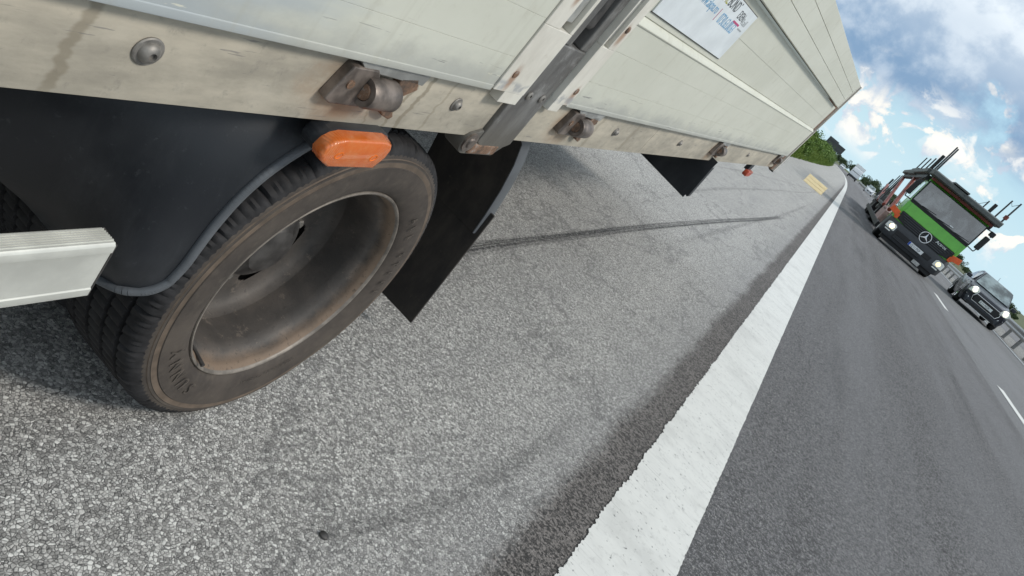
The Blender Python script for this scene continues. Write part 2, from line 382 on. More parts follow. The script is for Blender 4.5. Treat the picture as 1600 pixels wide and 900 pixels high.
def f_skid2(N):
    co = N.co('UV'); u, v, _ = N.xyz(co); br = N.noise(N.co(), 60, 4, .7)
    a = N.m('MULTIPLY', N.step(N.m('ABSOLUTE', N.m('SUBTRACT', u, .5)), .5, .1), N.m('MULTIPLY', N.step(br, .35, .6), N.m('MULTIPLY', N.step(v, 0, .2), N.step(v, 1, .8))))
    N.out((.04, .04, .042), .7, 0, None, .3, alpha=N.m('MULTIPLY', a, .22))
mat('skid_faint', f_skid2)

# ---------------------------------------------------------------- mesh helpers
class MB:
    def __init__(s): s.v = []; s.f = []
    def add(s, v, f):
        o = len(s.v); s.v += [tuple(p) for p in v]; s.f += [tuple(i + o for i in q) for q in f]; return s
    def box(s, a, b, rot=None, piv=None):
        (x0, y0, z0), (x1, y1, z1) = a, b
        v = [Vector(p) for p in ((x0, y0, z0), (x1, y0, z0), (x1, y1, z0), (x0, y1, z0), (x0, y0, z1), (x1, y0, z1), (x1, y1, z1), (x0, y1, z1))]
        if rot is not None:
            c = Vector(piv) if piv is not None else sum(v, Vector()) / 8
            v = [rot @ (p - c) + c for p in v]
        return s.add(v, [(3, 2, 1, 0), (4, 5, 6, 7), (0, 1, 5, 4), (1, 2, 6, 5), (2, 3, 7, 6), (3, 0, 4, 7)])
    def prism(s, poly, axis, a, b):
        """poly in the two other axes (cyclic order), extruded along axis from a to b"""
        n = len(poly)
        def P(q, t): return {'x': (t, q[0], q[1]), 'y': (q[0], t, q[1]), 'z': (q[0], q[1], t)}[axis]
        v = [P(q, a) for q in poly] + [P(q, b) for q in poly]
        return s.add(v, [tuple(range(n))[::-1], tuple(range(n, 2 * n))] + [(i, (i + 1) % n, n + (i + 1) % n, n + i) for i in range(n)])
    def tube(s, p, q, r0, r1=None, n=12, cap=True):
        p, q = Vector(p), Vector(q); r1 = r0 if r1 is None else r1
        z = (q - p).normalized(); x = z.orthogonal().normalized(); y = z.cross(x)
        v = [p + (x * math.cos(t) + y * math.sin(t)) * r0 for t in (2 * math.pi * i / n for i in range(n))]
        v += [q + (x * math.cos(t) + y * math.sin(t)) * r1 for t in (2 * math.pi * i / n for i in range(n))]
        f = [(i, (i + 1) % n, n + (i + 1) % n, n + i) for i in range(n)]
        if cap: f += [tuple(range(n))[::-1], tuple(range(n, 2 * n))]
        return s.add(v, f)
    def path(s, pts, r, n=8):
        for a, b in zip(pts, pts[1:]): s.tube(a, b, r, r, n)
        return s
    def lathe(s, prof, c, axis='x', n=32, skip=None):
        """prof: (along axis, radius) list"""
        k = len(prof); v = []
        for i in range(n):
            t = 2 * math.pi * i / n
            for (a, r) in prof:
                y, z = r * math.cos(t), r * math.sin(t)
                v.append({'x': (c[0] + a, c[1] + y, c[2] + z), 'y': (c[0] + y, c[1] + a, c[2] + z), 'z': (c[0] + y, c[1] + z, c[2] + a)}[axis])
        f = []
        for i in range(n):
            for j in range(k - 1):
                if skip and skip(i, j): continue
                i2 = (i + 1) % n
                f.append((i * k + j, i2 * k + j, i2 * k + j + 1, i * k + j + 1))
        return s.add(v, f)
    def loft(s, rings, caps=True, closed=True):
        n = len(rings[0]); v = [p for g in rings for p in g]; f = []
        for i in range(len(rings) - 1):
            for j in range(n if closed else n - 1):
                f.append((i * n + j, i * n + (j + 1) % n, (i + 1) * n + (j + 1) % n, (i + 1) * n + j))
        if caps and closed: f += [tuple(range(n))[::-1], tuple(range((len(rings) - 1) * n, len(rings) * n))]
        return s.add(v, f)
    def mesh(s, name, bevel=0., smooth=35., seg=2, solid=0.):
        me = bpy.data.meshes.new(name); me.from_pydata(s.v, [], s.f)
        bm = bmesh.new(); bm.from_mesh(me)
        bmesh.ops.recalc_face_normals(bm, faces=bm.faces)
        if solid: bmesh.ops.solidify(bm, geom=bm.faces[:], thickness=solid)
        if bevel:
            es = [e for e in bm.edges if len(e.link_faces) == 2 and e.calc_face_angle(0) > R_(25)]
            bmesh.ops.bevel(bm, geom=es, offset=bevel, segments=seg, profile=.5, affect='EDGES', clamp_overlap=True)
        bm.to_mesh(me); bm.free()
        if smooth:
            me.shade_smooth(); me.set_sharp_from_angle(angle=R_(min(smooth, 18.) if bevel else smooth))
        return me
    def obj(s, name, m, parent=None, bevel=0., smooth=35., seg=2, solid=0., loc=None):
        return link(name, s.mesh(name, bevel, smooth, seg, solid), m, parent, loc)
def link(name, me, m, parent=None, loc=None):
    if m and not me.materials: me.materials.append(MATS[m] if isinstance(m, str) else m)
    o = bpy.data.objects.new(name, me); COL.objects.link(o)
    if parent is not None: o.parent = parent
    if loc is not None: o.location = loc
    return o
def tag(o, label=None, cat=None, group=None, kind=None):
    if label: o['label'] = label
    if cat: o['category'] = cat
    if group: o['group'] = group
    if kind: o['kind'] = kind
    return o
def empty(name, loc=(0, 0, 0), rz=0, label=None, cat=None, group=None):
    o = bpy.data.objects.new(name, None); COL.objects.link(o); o.location = loc; o.rotation_euler = (0, 0, rz); o.empty_display_size = .1
    return tag(o, label, cat, group)
def copy_tree(o, parent=None):
    c = o.copy(); COL.objects.link(c)
    if parent is not None: c.parent = parent
    for ch in list(o.children): copy_tree(ch, c)
    return c
_fc = {}
def text_mesh(txt, size, ext=.0004, sx=1.0, offset=0.):
    """flat text in XY starting at the origin, returned as a mesh"""
    cu = bpy.data.curves.new('text', 'FONT'); cu.body = txt; cu.size = size; cu.extrude = ext; cu.offset = offset; cu.resolution_u = 3
    o = bpy.data.objects.new('text', cu); COL.objects.link(o); bpy.context.view_layer.update()
    me = bpy.data.meshes.new_from_object(o.evaluated_get(bpy.context.evaluated_depsgraph_get()))
    bpy.data.objects.remove(o); bpy.data.curves.remove(cu)
    me.transform(Matrix.Diagonal((sx, 1, 1, 1))); me.materials.clear(); return me

# ---------------------------------------------------------------- setting
def bend(y): return -max(y - 50., 0.) ** 2 / 7000.
def ys(y0, y1, near=.5, far=6.):
    out = [y0]; 
    while out[-1] < y1: out.append(min(y1, out[-1] + (near if out[-1] < 15 else far)))
    return out
def strip(name, x0, x1, y0, y1, z, m, parent=None, jag0=None, jag1=None, near=.5):
    """a sheet following the road; jag = (amplitude, until y, step): ragged long edge near the viewer"""
    yy = ys(y0, y1, near); v = []; f = []
    for i, y in enumerate(yy):
        a = x0 + bend(y); b = x1 + bend(y)
        if jag0 and y < jag0[1]: a += rng.normal(0, jag0[0]) + jag0[0] * 1.5 * math.sin(y * 2.1) + jag0[0] * math.sin(y * 7.3)
        if jag1 and y < jag1[1]: b += rng.normal(0, jag1[0]) + jag1[0] * 1.5 * math.sin(y * 3.1)
        v += [(a, y, z), (b, y, z)]
        if i: f.append((2 * i - 2, 2 * i - 1, 2 * i + 1, 2 * i))
    mb = MB().add(v, f); o = mb.obj(name, m, parent, smooth=0)
    if parent is None: o['kind'] = 'structure'
    return o
EL0, EL1 = .169, .432                  # broad edge line
def fine_strip(name, x0, x1, y0, y1, z, m, parent, amp0, amp1, step=.004, slope=0.):
    yy = np.arange(y0, y1, step); n = len(yy)
    def rough(a):
        w = rng.normal(0, 1, n); k = np.convolve(w, np.ones(5) / 5, 'same') * 1.6 + np.convolve(rng.normal(0, 1, n), np.ones(31) / 31, 'same') * 3 + (w * .35 if a < .01 else 0)
        return k * a
    a = x0 + rough(amp0); b = x1 + rough(amp1)
    v = np.empty((2 * n, 3)); v[0::2, 0] = a; v[1::2, 0] = b; v[0::2, 1] = yy; v[1::2, 1] = yy; v[:, 2] = z
    f = [(2 * i, 2 * i + 1, 2 * i + 3, 2 * i + 2) for i in range(n - 1)]
    me = bpy.data.meshes.new(name); me.from_pydata(v.tolist(), [], f)
    o = link(name, me, m, parent)
    if parent is None: o['kind'] = 'structure'
    return o
# terrain: one sheet to the horizon, a bank on the verge side
def ground_z(x, y):
    b = -2.55 + bend(y) - .55 * max(0, min(1, (28 - y) / 20)) - x
    if b <= 0: 
        rr = x - bend(y) - 21.5
        return -.05 + (min(rr, 40) * .035 if rr > 0 else 0)
    return -.05 + 1.5 * (1 - math.exp(-b * 1.1)) * min(1, b) + .0 * b
gx = [-900, -400, -150, -60, -30, -18, -12, -9, -7, -6, -5, -4.4, -3.9, -3.5, -3.2, -2.95, -2.75, -2.55, -2.3, 0, 9, 21, 22, 30, 45, 70, 120, 300, 900]
gy = [-60, -20, 0, 8, 15, 20, 25, 30, 35, 40, 48, 56, 66, 78, 92, 110, 130, 155, 185, 220, 260, 310, 380, 500, 800, 1600]
gv = [(x + bend(min(y, 420)), y, ground_z(x + bend(min(y, 420)), min(y, 420))) for y in gy for x in gx]; W = len(gx)
gf = [(j * W + i, j * W + i + 1, (j + 1) * W + i + 1, (j + 1) * W + i) for j in range(len(gy) - 1) for i in range(W - 1)]
ground = MB().add(gv, gf).obj('ground', 'ground_soil', smooth=60); ground['kind'] = 'structure'
road = strip('road', .15, 3.78, -6, 420, -.002, 'road_asphalt')
strip('overtaking_lane', 3.78, 8.35, -6, 420, -.003, 'lane_asphalt')
sh = fine_strip('shoulder', -2.6, .185, -3, 14, .0, 'shoulder_asphalt', None, .004, .0001)
s2 = strip('shoulder_far', -2.6, .185, 13.99, 420, .0, 'shoulder_asphalt', None, (.05, 90))
s2.name = 'shoulder'
strip('shoulder_margin', -3.3, -2.59, -3, 30, -.012, 'shoulder_asphalt', sh, (.08, 30))
fine_strip('edge_line', EL0, EL1, .2, 9, .004, 'line_paint', road, .0026, .0007, .003)
strip('edge_line', EL0, EL1, 8.999, 420, .004, 'line_paint', road)
DASH = 11.4
for k in range(-1, 16):                                     # lane dashes: 4.5 m painted, 7.5 m open
    y0 = DASH + 11. * k
    strip('lane_dash', 4.13, 4.27, y0, y0 + 3.0, .0025, 'line_paint', road, near=1.)
strip('median_line', 7.90, 8.10, 2, 420, .0025, 'line_paint', road)
strip('median_strip', 8.35, 11.2, -6, 420, -.02, 'gravel', None, None, None)
strip('opposite_road', 11.2, 21.0, -6, 420, -.015, 'lane_asphalt')

# tyre marks on the shoulder
def ribbon(name, pts, w, m, z):
    v = []; f = []; uv = []; n = len(pts)
    # Catmull-Rom resample
    P = [Vector((*p, z)) for p in pts]; P = [P[0] * 2 - P[1]] + P + [P[-1] * 2 - P[-2]]; Q = []
    for i in range(1, len(P) - 2):
        for k in range(10):
            t = k / 10; a, b, c, d_ = P[i - 1:i + 3]
            Q.append(.5 * ((2 * b) + (c - a) * t + (2 * a - 5 * b + 4 * c - d_) * t * t + (3 * b - a - 3 * c + d_) * t ** 3))
    Q.append(P[-2])
    for i, q in enumerate(Q):
        t = (Q[min(i + 1, len(Q) - 1)] - Q[max(i - 1, 0)]).normalized(); s = Vector((t.y, -t.x, 0)) * w / 2
        v += [q - s, q + s]; uv += [(0, i / len(Q)), (1, i / len(Q))]
        if i: f.append((2 * i - 2, 2 * i - 1, 2 * i + 1, 2 * i))
    me = bpy.data.meshes.new(name); me.from_pydata([tuple(q) for q in v], [], f)
    ul = me.uv_layers.new(name='UVMap')
    for l in me.loops: ul.data[l.index].uv = uv[l.vertex_index]
    return link(name, me, m, sh)
ribbon('skid_mark', [(-.84, 1.9), (-.82, 2.7), (-.78, 3.6), (-.72, 4.9), (-.60, 7.0), (-.45, 9.2), (-.31, 11.3), (-.22, 12.3)], .075, 'skid_rubber', .004)
for pts in ([(-.95, 5.), (-1.0, 9.), (-.8, 15), (-.5, 22), (-.4, 30)], [(-.55, 4.5), (-.45, 8.), (-.30, 13), (-.2, 20)], [(-1.5, 9), (-1.3, 14), (-.9, 20), (-.3, 28)], [(-.27, .95), (-.20, 1.12), (-.13, 1.35), (-.09, 1.7), (-.06, 2.3)]):
    ribbon('skid_mark', pts, .07, 'skid_faint', .0035 + .0004 * random.random())

# ---------------------------------------------------------------- parked flatbed truck
# frame of the body: x outwards, y to the rear, z up, origin at the viewer's eye; the body leans a little over its kerb-side tyre
MT = Matrix(((0.99762232, 0.03223477, 0.06091487), (-0.03090552, 0.99926589, -0.02263927), (-0.06159992, 0.02070284, 0.99788619)))
BASE = Vector((-1.3, 1.05, -1.06))
truck = empty('flatbed_truck', MT @ BASE + Vector((0, 0, H)), 0, 'white dropside flatbed truck parked on the grey shoulder beside the white line', 'truck')
truck.matrix_world = Matrix.Translation(MT @ BASE + Vector((0, 0, H))) @ MT.to_4x4()
TINV = truck.matrix_world.inverted()
OFF = -BASE
def tp(mb, name, m, bevel=0., parent=None, **k):          # a part in body coordinates
    o = mb.obj(name, m, parent or truck, bevel, **k)
    if parent is None: o.location = OFF
    return o
def tw(mb, name, m, bevel=0., **k):                       # a part given in world coordinates
    o = mb.obj(name, m, truck, bevel, **k); o.matrix_basis = TINV; return o
REAR = 5.16
# side rail, two lengths
for a, b in ((-2.6, 2.1855), (2.188, REAR)):
    prof = [(-.585, -.420), (-.546, -.424), (-.541, -.420), (-.540, -.414), (-.540, -.312), (-.543, -.306), (-.60, -.304), (-.60, -.31), (-.548, -.314), (-.548, -.416), (-.585, -.415)]
    tp(MB().prism(prof, 'y', a, b), 'side_rail', 'rail_alu', smooth=40)
tp(MB().box((-2.75, -2.6, -.345), (-.552, REAR, -.31)), 'deck', 'underbody')
for x in (-1.25, -2.05): tp(MB().box((x - .04, -2.6, -.62), (x + .04, REAR - .3, -.345)), 'chassis_beam', 'underbody')
for i, y in enumerate(np.arange(-2.0, 5.0, .62)):
    if abs(y - 1.05) > .5: tp(MB().box((-2.7, y, -.415), (-.56, y + .05, -.346)), 'cross_bearer', 'underbody')
# bolts of the rail
bolt = MB().lathe([(0, .0195), (.002, .0195), (.0032, .0178), (.0034, .0140), (.006, .0132), (.0095, .0105), (.0115, .0068), (.0118, .0050), (.0078, .0046), (.0078, .0001)], (0, 0, 0), 'x', 28).mesh('bolt', 0, 30)
bsmall = MB().lathe([(0, .012), (.003, .012), (.0045, .009), (.005, .0055), (.003, .005), (.003, .0001)], (0, 0, 0), 'x', 20).mesh('bolt', 0, 30)
for y in (.495, 1.063, 1.859, 2.525, 3.899, -.3, -1.2):
    o = link('bolt', bolt if y < 1 else bolt, 'bolt_steel', truck, OFF + Vector((-.5402, y, -.359)))
    o.scale = (.85, .84, .84) if y < 1 else (.8, .68, .68)
# hinges
def hinge(y0, first=False):
    z0 = -.350
    h = MB().prism([(y0 - .062, z0 - .024), (y0 - .046, z0 + .030), (y0 + .004, z0 + .031), (y0 + .02, z0 + .012), (y0 + .02, z0 - .030), (y0 - .05, z0 - .030)], 'x', -.5405, -.5245)
    hr = tp(h, 'hinge', 'worn_steel', .0022)
    b = MB().lathe([(0, .0125), (0, .0205), (.004, .0222), (.058, .0222), (.062, .019), (.062, .001)], (-.522, y0 - .006, z0 - .002), 'y', 28)
    tp(b, 'barrel', 'worn_steel', 0, hr, smooth=40)
    tp(MB().lathe([(-.002, .0001), (-.002, .0108), (.001, .0120), (.02, .0120)], (-.522, y0 - .006, z0 - .002), 'y', 24), 'pin', 'rusty_iron', 0, hr)
    k = MB().prism([(y0 + .062, z0 - .030), (y0 + .062, z0 + .026), (y0 + .098, z0 + .030), (y0 + .112, z0 + .012), (y0 + .088, z0 - .004), (y0 + .082, z0 - .022), (y0 + .100, z0 - .040), (y0 + .094, z0 - .046), (y0 + .072, z0 - .040)], 'x', -.5402, -.5265)
    tp(k, 'knuckle', 'rusty_iron', .002, hr)
    tp(MB().prism([(y0 - .035, z0 + .036), (y0 - .02, z0 + .026), (y0 + .115, z0 + .020), (y0 + .122, z0 + .046), (y0 - .03, z0 + .052)], 'x', -.5385, -.5265), 'leaf', 'galvanised', .0012, hr)
    tp(MB().tube((-.5402, y0 - .035, z0 + .004), (-.5225, y0 - .035, z0 + .004), .0065, .0065, 14), 'rivet', 'rusty_iron', 0, hr)
for y in (.805, 1.545, 3.105, 4.91, -.75): hinge(y)
# dropside panels
XP = -.522
def dropside(y0, y1, caps):
    p = tp(MB().box((-.548, y0, -.3045), (-.5385, y1, .088)), 'side_panel', 'panel_paint')
    for a, b, x in ((-.305, -.24215, XP), (-.24185, -.16615, XP), (-.16585, -.1045, XP), (-.0845, -.0003, XP - .011), (.0003, .088, XP - .011)):
        me = MB().box((-.5383, y0, a), (x, y1, b)).mesh('board', .0004)
        link('board', me, 'panel_paint', p)
    tp(MB().prism([(-.5383, -.1042), (XP + .0015, -.1042), (XP + .003, -.1005), (XP - .001, -.0945), (XP - .010, -.0868), (-.5383, -.0848)], 'y', y0, y1), 'rib', 'panel_paint', .0008, p)
    tp(MB().prism([(-.5383, -.3090), (XP + .0006, -.3090), (XP + .0010, -.307), (XP + .0010, -.2990), (XP + .0003, -.2980), (-.5383, -.3055)], 'y', y0, y1), 'bottom_lip', 'panel_paint', .0006, p)
    return p
pn = dropside(-2.6, 1.0905, None); pf = dropside(1.4115, 5.10, None)
# end caps with their slotted latches and rusty rivets
def cap(mbs, name='end_cap', par=None):
    return tp(mbs, name, 'cap_paint', .0012, par)
cn = MB().box((-.556, 1.0925, -.3045), (-.5185, 1.2035, -.1725)).box((-.556, 1.0925, -.1725), (-.5185, 1.1485, .10)).box((-.556, 1.191, -.1725), (-.5185, 1.2035, .10)).box((-.5555, 1.134, -.3265), (-.5190, 1.2030, -.3040))
c1 = cap(cn, par=pn)
cfb = MB().box((-.556, 1.3375, -.3045), (-.5185, 1.4095, -.1675)).box((-.556, 1.3735, -.1675), (-.5185, 1.4095, .10)).box((-.556, 1.3375, -.1675), (-.5185, 1.3435, .10)).box((-.5555, 1.3380, -.3235), (-.5190, 1.3840, -.3040))
c2 = cap(cfb, par=pf)
tp(MB().box((-.545, 1.1500, -.158), (-.527, 1.1895, .10)), 'latch_bar', 'galvanised', .002, pn)
tp(MB().box((-.545, 1.3445, -.153), (-.527, 1.3725, .10)), 'latch_bar', 'galvanised', .002, pf)
tp(MB().box((-.572, 1.1480, -.178), (-.557, 1.1915, .10)), 'latch_pocket', 'underbody', 0, pn)
tp(MB().box((-.572, 1.3430, -.172), (-.557, 1.3745, .10)), 'latch_pocket', 'underbody', 0, pf)
for y, z, p in ((1.123, -.268, pn), (1.392, -.269, pf), (1.388, -.120, pf)):
    tp(MB().lathe([(0, .0075), (.0018, .0072), (.0030, .0045), (.0026, .002), (.0026, .0001)], (-.5186, y, z), 'x', 18), 'rivet', 'rusty_iron', 0, p)
# stanchion between the panels
post = tp(MB().prism([(1.2045, -.425), (1.2045, -.196), (1.3365, -.196), (1.3365, -.425), (1.318, -.434), (1.225, -.438)], 'x', -.600, -.531), 'stanchion', 'post_steel', .003)
tp(MB().box((-.600, 1.2045, -.1957), (-.531, 1.2560, .12)), 'flange', 'post_steel', .003, post)
tp(MB().box((-.600, 1.3060, -.1957), (-.532, 1.3365, .12)), 'flange', 'post_steel', .003, post)
tp(MB().box((-.600, 1.2563, -.1955), (-.566, 1.3057, .12)), 'web', 'dark_steel', 0, post)
tp(MB().prism([(-.566, -.150), (-.540, -.158), (-.536, -.150), (-.545, .12), (-.566, .12)], 'y', 1.2590, 1.2960), 'lock_lever', 'dark_steel', .002, post)
for y in (1.251, 1.306):
    o = link('bolt', bsmall, 'bolt_steel', truck, OFF + Vector((-.5312, y, -.308))); o.scale = (1, .75, .75)
foot = tp(MB().prism([(1.160 + .026 * (1 - math.cos(t)), -.431 - .026 * math.sin(t)) for t in np.linspace(-.9, 1.45, 9)] + [(1.300, -.458), (1.322, -.436), (1.330, -.424), (1.20, -.40)], 'x', -.575, -.5335), 'foot', 'post_steel', .002, post)
tp(MB().box((-.570, 1.195, -.4545), (-.5300, 1.300, -.4300)), 'foot_plate', 'rusty_iron', .004, post)
tp(MB().lathe([(0, .020), (.004, .020), (.005, .016), (.004, .011), (.007, .009), (.007, .0001)], (-.5336, 1.180, -.428), 'x', 24), 'pivot_bolt', 'worn_steel', 0, post)
# upper boards above the lower panels
up = tp(MB().box((-.548, 1.33, .098), (-.5265, 4.94, .262)), 'upper_panel', 'underbody')
for a, b in ((.096, .1515), (.1525, .2075), (.2085, .264)):
    link('board', MB().box((-.5263, 1.33, a), (-.510, 4.94, b)).mesh('board', .0012), 'panel_paint', up)
link('end_strip', MB().box((-.548, 4.941, .096), (-.5085, 4.965, .264)).mesh('end_strip', .001), 'cap_paint', up)
# rear corner post and tail frame
rp = tp(MB().box((-.60, 5.105, -.436), (-.534, 5.200, .27)), 'corner_post', 'rusty_iron', .003)
tp(MB().box((-.552, 5.201, -.440), (-.522, 5.222, .275)), 'corner_strip', 'cap_paint', .002, rp)
tp(MB().box((-.560, 5.2225, -.452), (-.526, 5.262, .268)), 'corner_gasket', 'dark_steel', .002, rp)
tp(MB().box((-2.75, 5.165, -.43), (-.61, 5.20, .26)), 'tailboard', 'panel_paint', .003)
tp(MB().box((-2.77, -2.6, -.424), (-2.752, REAR, .26)), 'far_side_panel', 'panel_paint', .002)
tp(MB().box((-2.75, -2.63, -.42), (-.55, -2.602, 1.1)), 'headboard', 'panel_paint', .003)
# advertising plate
plate = tp(MB().box((-.5325, 1.456, -.070), (-.5295, 2.092, .066)), 'advert_plate', 'sign_white', .0006)
tp(MB().box((-.5328, 1.4535, -.0722), (-.5305, 2.0945, -.0702)).box((-.5328, 1.4535, .0662), (-.5305, 2.0945, .0680)), 'plate_edge', 'sign_edge', 0, plate)
def print_(txt, y, z, hgt, width, m, shear=0.):
    me = text_mesh(txt, hgt / .72, .0002)
    xs = [v.co.x for v in me.vertices]; k = width / (max(xs) - min(xs)); x0 = min(xs)
    for v in me.vertices:
        X, Y, Z = v.co; v.co = (-.5292 + Z, y + (X - x0) * k + Y * shear, z + Y)
    link('lettering', me, m, plate)
print_('www.akpa.ro', 1.612, .002, .024, .165, 'print_blue')
print_('0730.63.00.63', 1.825, -.008, .028, .165, 'print_blue')
print_('PRIME', 1.690, .034, .028, .105, 'print_yellow')
print_('BOND', 1.802, .034, .028, .092, 'print_black')
print_("'", 1.898, .048, .014, .006, 'print_black')
print_('EXEN', 1.935, .030, .022, .060, 'print_black')
print_('Rail', 2.000, .026, .018, .050, 'print_grey')
tp(MB().box((-.5296, 1.935, .017), (-.5290, 2.005, .0225)), 'underline', 'print_red', 0, plate)
tp(MB().box((-.5296, 2.015, .012), (-.5290, 2.060, .016)), 'underline', 'print_grey', 0, plate)
tp(MB().box((-.5296, 1.795, -.010), (-.5290, 1.7975, .022)), 'divider', 'print_red', 0, plate)

# wheel: upright, in world coordinates
WC = Vector((0, 1.080, .328)); WR = .338; XO = -.550
def make_wheel(xo, outer=True):
    n = 400
    # sidewall half profile (x offset inwards from xo, radius)
    side = [(.030, .2270), (.020, .2300), (.013, .236), (.008, .243), (.0035, .255), (.0010, .268), (.0002, .280), (.0008, .290), (.0008, .2915), (.0028, .2925), (.0030, .3015), (.0042, .3025), (.0042, .306), (.0062, .307), (.0075, .3135)]
    sh_ = [(.0100, .3195), (.0150, .3250), (.0215, .3285), (.0300, .3300)]
    gro = []
    for g in (.048, .086, .124, .162):
        gro += [(g - .0045, .3310), (g - .0035, .3215), (g + .0035, .3215), (g + .0045, .3310)]
    wid = .210
    prof = side + sh_ + gro + [(wid - a, b) for a, b in sh_[::-1]] + [(wid - a, b) for a, b in side[::-1]]
    prof = [(a, b if b < .25 else .25 + (b - .25) * 1.13) for a, b in prof]
    ns, nh = len(side), len(sh_)
    k = len(prof); v = []
    for i in range(n):
        t = 2 * math.pi * i / n
        ph = i % 8; wide = (i // 8) % 2
        for j, (a, rr) in enumerate(prof):
            if ns - 1 <= j < ns + nh or k - ns - nh <= j < k - ns + 1:     # notches in the shoulder
                if ph == 0 and wide: rr -= .0085 if j >= ns else .002
                elif ph in (0, 3, 5): rr -= .0038
            elif ns + nh <= j < k - ns - nh and rr > .331 and (ph == 0 or ph == 4): rr -= .004
            y, z = rr * math.cos(t), rr * math.sin(t)
            if z < -.312: z = -.312 + (z + .312) * .53                    # flattened where it stands
            if z < -.26: a = a - .004 * min(1, (-.26 - z) / .05) * (1 if a < wid / 2 else -1) * (1 if j < ns or j > k - ns else 0)
            v.append((xo - a, WC.y + y, WC.z + z))
    f = [(i * k + j, ((i + 1) % n) * k + j, ((i + 1) % n) * k + j + 1, i * k + j + 1) for i in range(n) for j in range(k - 1)]
    me = bpy.data.meshes.new('tyre'); me.from_pydata(v, [], f)
    for mm in ('sidewall_rubber', 'tread_rubber', 'brown_line'): me.materials.append(MATS[mm])
    mi = np.zeros(len(f), int); jj = np.tile(np.arange(k - 1), n)
    mi[(jj >= ns - 1) & (jj < k - ns)] = 1; mi[(jj == 9) | (jj == 12)] = 2
    me.polygons.foreach_set('material_index', mi.astype(np.int32))
    bm = bmesh.new(); bm.from_mesh(me); bmesh.ops.recalc_face_normals(bm, faces=bm.faces); bm.to_mesh(me); bm.free()
    me.shade_smooth(); me.set_sharp_from_angle(angle=R_(40))
    return me
RX = XO - .016       # plane of the rim lip
NW = 320
HR = np.linspace(.158, .112, 9)
disc = [(-.118, .2035), (-.134, .200), (-.145, .190), (-.150, .176), (-.1515, .165)] + [(-.1515 + .0005 * i, q) for i, q in enumerate(HR)] + [(-.146, .100), (-.144, .090), (-.132, .082), (-.112, .078)]
def holes(i, j):
    a = (i / NW * 8 + .5 + 13 / 45) % 1
    if not 5 <= j <= 12: return False
    q = (j + .5 - 9) / 4.2
    return abs(a - .5) < .35 * math.sqrt(max(0, 1 - q * q))
wheel = tw(MB().lathe(disc, (RX, WC.y, WC.z), 'x', NW, holes), 'wheel', 'rim_dirty', smooth=50)
def wsub(mb, name, m, **k): return mb.obj(name, m, wheel, **k)
wsub(MB().lathe([(-.004, .2315), (.001, .2330), (.0035, .2310), (.003, .2280), (-.002, .2255)], (RX, WC.y, WC.z), 'x', 120), 'rim_lip', 'rim_edge', smooth=60)
wsub(MB().lathe([(-.002, .2255), (-.010, .2215), (-.017, .2195), (-.026, .2190), (-.034, .2130), (-.040, .2075), (-.060, .2045), (-.105, .2035), (-.19, .205)], (RX, WC.y, WC.z), 'x', 120), 'rim_barrel', 'rim_dirty', smooth=60)
wsub(MB().lathe([(-.16, .078), (-.112, .0776), (-.106, .070), (-.100, .055), (-.094, .050), (-.090, .030), (-.088, .0001)], (RX, WC.y, WC.z), 'x', 40), 'hub', 'dark_steel', smooth=35)
for i in range(6):
    t = i / 6 * 2 * math.pi + .3
    wsub(MB().lathe([(-.150, .011), (-.130, .011), (-.127, .008), (-.127, .0001)], (RX, WC.y + .097 * math.cos(t), WC.z + .097 * math.sin(t)), 'x', 6), 'wheel_nut', 'bolt_steel', smooth=30)
link('tyre', make_wheel(XO), None, wheel)
link('inner_tyre', make_wheel(XO - .245), None, wheel)
wsub(MB().lathe([(0, .205), (-.02, .20), (-.03, .0001)], (RX - .19, WC.y, WC.z), 'x', 40), 'drum', 'underbody')
wsub(MB().tube((XO - .2, WC.y, WC.z), (-2.2, WC.y, WC.z), .06, .06, 16), 'axle', 'underbody')
wsub(MB().tube((RX + .012, WC.y - .16, WC.z - .155), (RX - .03, WC.y - .155, WC.z - .148), .004, .003, 8), 'valve', 'dark_steel')
def ring_text(txt, r0, a0, size, step, m='letter_rubber', flip=False, ext=.0003, off=0.):
    """raised letters round the sidewall, tops outwards; angle 0 = rearwards, counter-clockwise as seen from the road"""
    V = []; F = []; a = a0
    for ch in txt:
        if ch != ' ':
            me = text_mesh(ch, size, ext, 1.0, off); xs = [q.co.x for q in me.vertices]; cx = (max(xs) + min(xs)) / 2; wdt = max(xs) - min(xs)
            o = len(V)
            for q in me.vertices:
                X, Y, Z = q.co; X -= cx
                rad = r0 + Y; t = a - X / (r0 + size * .35)
                V.append((XO + .0004 + Z + .0006, WC.y + rad * math.cos(t), WC.z + rad * math.sin(t)))
            F += [tuple(i + o for i in p.vertices) for p in me.polygons]
            bpy.data.meshes.remove(me)
        a -= step
    me = bpy.data.meshes.new('lettering'); me.from_pydata(V, [], F); return link('lettering', me, m, wheel)
ring_text('SUNNY', .2535, R_(-128), .036, R_(8.2))
ring_text('ALL', .2555, R_(38), .024, R_(6.2))
ring_text('STEEL', .2555, R_(38 - 4 * 6.2), .024, R_(6.2))
ring_text('TUBELESS', .247, R_(-62), .010, R_(2.3))
ring_text('RADIAL', .247, R_(-62 - 9 * 2.3), .010, R_(2.3))

